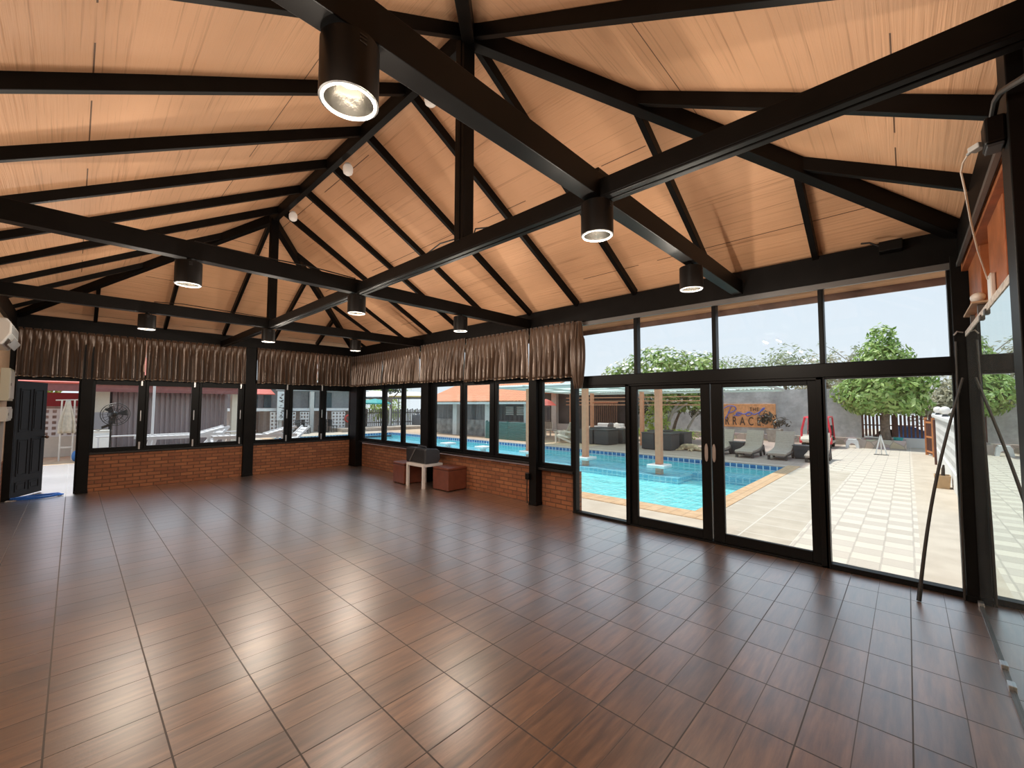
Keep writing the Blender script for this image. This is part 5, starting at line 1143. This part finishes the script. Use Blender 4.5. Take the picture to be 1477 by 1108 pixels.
def drape(u0,u1,y,z0,z1,n,lab,rng):
    ph=[rng.uniform(-1,1) for _ in range(n+2)]
    def fn(u,v):
        t=u*n; i=int(min(t,n-1)); p=ph[i]*(1-(t-i))+ph[i+1]*(t-i); return (u0+(u1-u0)*u+.02*math.sin(t*6.3+v*2),y+.06*math.cos(2*math.pi*(t+.2*p))*(.6+.4*(1-v)),z0+(z1-z0)*v)
    solo('long_curtain',MB().grid(fn,n*8,6),GC.m,lab,'curtain','grey curtains of the annex',smooth=True,solid=.006,fix=False)
drape(.92,2.05,20.55,G+.05,2.05,8,'grey curtain of the annex seen through the window with the fan',rg); drape(2.08,3.3,20.6,G+.05,2.05,8,'grey curtain of the annex behind the thin white post',rg); drape(3.34,4.4,20.55,G+.05,2.05,7,'grey curtain of the annex next to its white corner post',rg)
WPIPE=mat('white_painted_pipe',(.74,.73,.72),.4)
rl=thing('porch_railing','thin white pipe railing along the edge of the porch','railing',(2,16.1,0)); obj('top_rail',MB().tube([(.45,16.1,.68),(4.3,16.1,.70)],.02,8),WPIPE,rl,smooth=True)
for x in (.5,4.2): obj('post',MB().tube([(x,16.1,-.012),(x,16.1,.69)],.02,8),WPIPE,rl,smooth=True)
solo('porch_post',MB().tube([(1.62,16.1,-.012),(1.62,16.1,2.3)],.033,10),WPIPE,'thin white post holding the porch roof, seen in the middle casement','post',smooth=True)
# stacked white loungers on the porch
WPLAS=mat('white_resin',(.74,.73,.73),.35)
def plounger(lab,loc,rz,back):
    r=thing('resin_lounger',lab,'sun lounger',(0,0,0),'white resin loungers on the porch')
    m=MB()
    for j in range(9): m.bar((-.95+.13*j,-.26,.34),(-.95+.13*j,.26,.34),.10,.02)
    obj('seat',m,WPLAS,r)
    b=MB(); ca,sa=math.cos(back),math.sin(back)
    for j in range(6): b.bar((.22+(.06+.115*j)*ca,-.26,.35+(.06+.115*j)*sa),(.22+(.06+.115*j)*ca,.26,.35+(.06+.115*j)*sa),.09,.02,(-sa,0,ca))
    for s in (-1,1): b.bar((.22,s*.29,.35),(.22+.75*ca,s*.29,.35+.75*sa),.05,.06)
    obj('backrest',b,WPLAS,r)
    for s in (-1,1):
        obj('side_rail',MB().box(-1.02,.95,s*.30-.03,s*.30+.03,.28,.36),WPLAS,r)
        obj('leg',MB().bar((-.75,s*.30,0),(-.70,s*.30,.28),.05,.07),WPLAS,r); obj('leg',MB().bar((.62,s*.30,0),(.58,s*.30,.28),.05,.07),WPLAS,r)
    r.location=loc; r.rotation_euler=(0,0,rz); return r
flat=plounger('white resin lounger at the bottom of the pair stacked in the middle casement',(2.15,14.35,-.012),math.radians(3),math.radians(3))
dup(flat,loc=(3.55,13.2,-.012),rz=math.radians(-4),label='white resin lounger at the bottom of the pair stacked in the third casement')
top1=plounger('white resin lounger lying on top of the pair stacked in the middle casement',(2.15,14.35,.395),math.radians(3),math.radians(16))
dup(top1,loc=(3.55,13.2,.395),rz=math.radians(-4),label='white resin lounger lying on top of the pair stacked in the third casement')
t2_=plounger('white resin lounger with raised back standing alone seen past the middle post',(4.75,14.9,-.012),math.radians(2),math.radians(45))
plounger('white resin lounger with raised back standing in front of the annex, above the middle sill',(2.6,15.4,-.012),math.radians(8),math.radians(50))
# pedestal fan
FANM=mat('black_fan_metal',(.02,.02,.02),.4); fan=thing('pedestal_fan','black pedestal fan standing on the porch outside the first casement','fan',(.56,12.3,-.012))
obj('base',MB().lathe([(.22,0),(.22,.03),(.05,.06)],20,(.56,12.3,-.012)),FANM,fan,smooth=True); obj('pole',MB().tube([(.56,12.3,.03),(.56,12.3,1.18)],.016,8),FANM,fan,smooth=True)
def rimpts(r,dy,cx=.62,cz=1.36): return [(cx+r*math.cos(a),12.24+dy+.06*math.cos(a),cz+r*math.sin(a)) for a in [2*math.pi*i/28 for i in range(29)]]
m=MB()
for r,dy in ((.235,0),(.20,-.035),(.20,.035),(.12,-.06),(.12,.06)): m.tube(rimpts(r,dy),.004 if r<.23 else .007,5)
for i in range(18):
    a=2*math.pi*i/18
    for s in (-1,1): m.tube([(.62+.05*math.cos(a),12.24+s*.07,1.36+.05*math.sin(a)),(.62+.20*math.cos(a),12.24+s*.035+.05*math.cos(a),1.36+.20*math.sin(a)),(.62+.235*math.cos(a),12.24+.06*math.cos(a),1.36+.235*math.sin(a))],.0028,4)
obj('guard',m,FANM,fan); obj('motor',MB().ball((.60,12.30,1.36),.07,.10,.07,14),FANM,fan,smooth=True); obj('neck',MB().bar((.56,12.3,1.15),(.42,12.3,1.08),.03,.05).tube([(.56,12.3,1.16),(.60,12.3,1.32)],.022,8),FANM,fan)
for i in range(3):
    a=2*math.pi*i/3+.3; obj('blade',MB().add([(.62+.03*math.cos(a-.4),12.25,1.36+.03*math.sin(a-.4)),(.62+.19*math.cos(a-.45),12.23,1.36+.19*math.sin(a-.45)),(.62+.20*math.cos(a+.25),12.27,1.36+.20*math.sin(a+.25)),(.62+.03*math.cos(a+.4),12.26,1.36+.03*math.sin(a+.4))],[(0,1,2,3)]),SPG,fan,solid=.003)
solo('fan_cord',MB().tube([(.55,12.33,1.15),(.38,12.36,1.02),(.22,12.4,1.08),(.08,12.45,1.18)],.006,6),CABLE,'black cord hanging from the pedestal fan','cord',smooth=True)
# washing machine-like white cupboard on the porch
wc=thing('white_cupboard','white cupboard standing on the porch behind the pedestal fan','cupboard',(.55,18.6,G)); obj('case',MB().box(.30,.85,18.4,18.9,G,.72),WPL,wc,bevel=.01); obj('door',MB().box(.33,.57,18.38,18.40,G+.06,.62),WPL,wc); obj('door',MB().box(.59,.83,18.38,18.40,G+.06,.62),WPL,wc); obj('top_board',MB().box(.28,.87,18.37,18.92,.72,.75),PALE,wc)
# view through the doorway
vb=thing('pierced_yard_wall','white pierced block wall seen through the open doorway','wall',(-.4,21.6,G),kind='structure'); obj('pierced_blocks',breeze(MB(),'A',21.5,-2.2,.2,.45,1.42,.19,.08),WW,vb,fix=False); obj('footing',MB().box(-2.2,.2,21.48,21.62,G,.45),CRW,vb); obj('back',MB().box(-2.2,.2,22.4,22.5,G,1.5),mat('beige_back_wall',(.48,.42,.36),.9,var=.2),vb)
struct('wall_yard_red',MB().box(-2.5,.2,22.8,22.9,1.4,2.0),mat('red_back_wall',(.36,.05,.06),.7),'red painted wall strip above the pierced wall seen through the doorway','wall')
struct('yard_boardwalk',MB().box(-2.6,1.2,17.0,21.0,G-.02,G+.03),mat('sandy_boards',(.60,.43,.27),.8,var=.25,vscale=4),'sandy boarded walk outside the open doorway','walkway')
rk=thing('clothes_rack','pale drying rack outside the open doorway','rack',(-.1,19.5,G)); 
for x in (-.26,.02): obj('upright',MB().tube([(x,19.5,G+.03),(x,19.5,1.72)],.022,8),PWOOD,rk,smooth=True)
obj('top_bar',MB().tube([(-.40,19.5,1.70),(.15,19.5,1.72)],.018,8),PWOOD,rk,smooth=True); obj('lower_bar',MB().bar((-.26,19.5,.2),(.02,19.5,.2),.03,.05),PWOOD,rk)
def cl(u,v):
    w=.09+.11*(1-v)+.03*math.sin(v*5); return (-.12+(u-.5)*2*w+.02*math.sin(u*12),19.44-.03*math.cos(u*19)*(1.1-v),1.70-1.05*(1-v))
solo('hanging_towel',MB().grid(cl,24,10),mat('greige_towel',(.56,.50,.40),.9,var=.15),'greyish towel draped on the drying rack outside the doorway','towel',smooth=True,solid=.008,fix=False)
solo('blue_bag',MB().ball((.09,19.0,-.05),.08,.09,.17,12),BLUEP,'blue bag on the ground beside the drying rack','bag',smooth=True)
bush('yard_bush','yellow-green bush top seen above the open door',(-.9,24,G),[(-.75,23.6,2.15,.45,.4,.35)],160,.2,L_LIME)
# far-left building with pierced columns and banner
DKG=mat('dark_teal_shutter',(.08,.13,.15),.6,var=.15); GRY2=mat('grey_building_wall',(.36,.37,.38),.8,var=.1); PINK2=mat('pinkish_wall',(.52,.42,.38),.8,var=.08); MET=mat('pale_metal_roof',(.60,.63,.64),.4)
fb_=thing('changing_block','grey two-tone building with white pierced columns at the far left end of the pool','building',(11,31,G))
obj('upper_wall',MB().box(6.5,15.2,31.4,31.6,1.15,2.9),GRY2,fb_); obj('lower_wall',MB().box(6.5,15.2,31.4,31.6,G,1.15),PINK2,fb_); obj('canopy_band',MB().box(6.5,15.0,29.6,31.4,1.18,1.36),WPL,fb_); obj('red_roof',MB().add([(6.2,29.8,2.25),(9.0,29.8,2.25),(9.0,31.6,2.9),(6.2,31.6,2.9)],[(0,1,2,3)]),AWN,fb_,solid=.05); obj('metal_roof',MB().add([(9.0,29.6,2.55),(15.4,29.6,2.62),(15.4,32,3.3),(9.0,32,3.2)],[(0,1,2,3)]),MET,fb_,solid=.05)
for x in (8.2,9.0,11.9,13.1): obj('shutter',MB().box(x-.22,x+.22,31.3,31.4,1.4,2.5),DKG,fb_)
m=obj('door',MB().box(8.2,8.5,31.3,31.4,G,1.1),mat('brown_door',(.16,.08,.05),.6),fb_)
for a,b in ((8.65,9.1),(9.75,10.15),(10.45,11.0),(11.75,12.2),(12.55,13.5),(13.95,14.7)): obj('pierced_column',breeze(MB(),'A',29.4,a,b,G,1.12,.22,.1),WW,fb_,fix=False)
obj('column',MB().box(9.15,9.35,29.5,29.7,G,2.4),PALE,fb_); obj('column',MB().box(11.1,11.35,29.5,29.7,G,2.5),PALE,fb_)
bn_=thing('banner','tall white banner with a column of dark script beside the far-left building','banner',(9.2,29.1,.5)); obj('cloth',MB().box(8.95,9.55,29.2,29.22,.60,2.45),WPL,bn_)
m=MB()
for j in range(5):
    z=.82+.33*j; rr=random.Random(j+40)
    for q in range(4): a=rr.uniform(-.13,.13); b=rr.uniform(-.1,.1); m.bar((9.25+a-.07,29.19,z+b),(9.25+a+.07,29.19,z+b+rr.uniform(-.1,.1)),.02,.035)
obj('script_lettering',m,INK,bn_)
obj('pole',MB().tube([(8.95,29.24,G),(8.95,29.24,2.5)],.02,6),GREYM,bn_)
rb=thing('life_ring','red ring hanging on the pierced columns at the far left end of the pool','life ring',(13.35,29.3,.75)); obj('ring',MB().tube([(13.72+.24*math.cos(a),29.33,.62+.24*math.sin(a)) for a in [2*math.pi*i/20 for i in range(21)]],.065,8),REDP,rb,smooth=True); obj('rope',MB().tube([(13.72,29.33,.90),(13.72,29.33,1.12)],.012,5),WPL,rb)
# dining tables and chairs on the far terrace
def tset(lab,loc,rz):
    r=thing('terrace_chair',lab,'chair',(0,0,0),'black terrace chairs at the far end of the pool')
    obj('seat',MB().box(-.22,.22,-.22,.22,.42,.46),FANM,r); obj('backrest',MB().box(.18,.22,-.22,.22,.46,.88),FANM,r)
    for a in (-.2,.2):
        for b in (-.2,.2): obj('leg',MB().bar((a,b,0),(a*.9,b*.9,.42),.03,.03),FANM,r)
    r.location=loc; r.rotation_euler=(0,0,rz); return r
t0=tset('black terrace chair at the far left end of the pool nearest the banner',(9.75,28.3,G),.4)
for i,(x,y,rz,lab) in enumerate(((10.5,28.5,2.4,'black terrace chair between the pierced columns, left of the white plinth'),(11.5,28.4,.9,'black terrace chair in front of the dark shutter'),(12.1,28.2,3.3,'black terrace chair nearest the far end of the pool'))): dup(t0,loc=(x,y,G),rz=rz,label=lab)
for x,y,lab in ((10.1,28.2,'black terrace table between the chairs near the banner'),(11.85,28.6,'black terrace table between the chairs by the dark shutter')):
    t=thing('terrace_table',lab,'table',(x,y,G)); obj('tabletop',MB().box(x-.35,x+.35,y-.35,y+.35,G+.70,G+.73),FANM,t); obj('pedestal',MB().lathe([(.22,0),(.2,.03),(.03,.05),(.03,.70)],12,(x,y,G)),FANM,t)
# ------------------------------------------------------------------ camera, sky, lights
cam_d = bpy.data.cameras.new('camera'); cam = bpy.data.objects.new('camera', cam_d); COL.objects.link(cam)
cam_d.sensor_fit = 'HORIZONTAL'; cam_d.sensor_width = 36; cam_d.lens = 599.5/1477*36; cam_d.clip_start = .02; cam_d.clip_end = 400
yaw, pitch, roll = .7598, .0525, .0034
fw = V((math.cos(yaw)*math.cos(pitch), math.sin(yaw)*math.cos(pitch), math.sin(pitch)))
rt = V((math.sin(yaw), -math.cos(yaw), 0)); up = rt.cross(fw)
r2 = rt*math.cos(roll) + up*math.sin(roll); u2 = -rt*math.sin(roll) + up*math.cos(roll)
M = Matrix((r2, u2, -fw)).transposed().to_4x4(); M.translation = V((0,0,1.5708))
cam.matrix_world = M; sc.camera = cam

w = bpy.data.worlds.new('sky'); sc.world = w; w.use_nodes = True; nt = w.node_tree
bg = nt.nodes['Background']; tc = nt.nodes.new('ShaderNodeTexCoord'); sp = nt.nodes.new('ShaderNodeSeparateXYZ')
nt.links.new(tc.outputs['Generated'], sp.inputs[0])
rp = nt.nodes.new('ShaderNodeValToRGB'); nt.links.new(sp.outputs[2], rp.inputs[0])
e = rp.color_ramp.elements; e[0].position = 0; e[0].color = (.74,.80,.86,1); e[1].position = .7; e[1].color = (.58,.71,.90,1)
nt.links.new(rp.outputs[0], bg.inputs[0]); bg.inputs[1].default_value = SKY_STR
sd = bpy.data.lights.new('sun', 'SUN'); sd.energy = SUN_STR; sd.angle = math.radians(4); sd.color = (1,.95,.87)
so = bpy.data.objects.new('sun', sd); COL.objects.link(so)
el, az = math.radians(67), math.radians(96)      # high sun, a little beyond the far wall
d = V((math.cos(el)*math.cos(az), math.cos(el)*math.sin(az), math.sin(el)))
so.rotation_euler = d.to_track_quat('Z','Y').to_euler()
vs = sc.view_settings; vs.view_transform = 'Standard'; vs.look = 'None'; vs.exposure = EXPOSURE; vs.gamma = 1; vs.use_curve_mapping = False
sc.display_settings.display_device = 'sRGB'
cy = sc.cycles; cy.use_denoising = True; cy.max_bounces = 12; cy.diffuse_bounces = 6; cy.glossy_bounces = 5; cy.transmission_bounces = 6; cy.transparent_max_bounces = 32
cy.caustics_reflective = True; cy.sample_clamp_indirect = 6
bpy.context.view_layer.update()
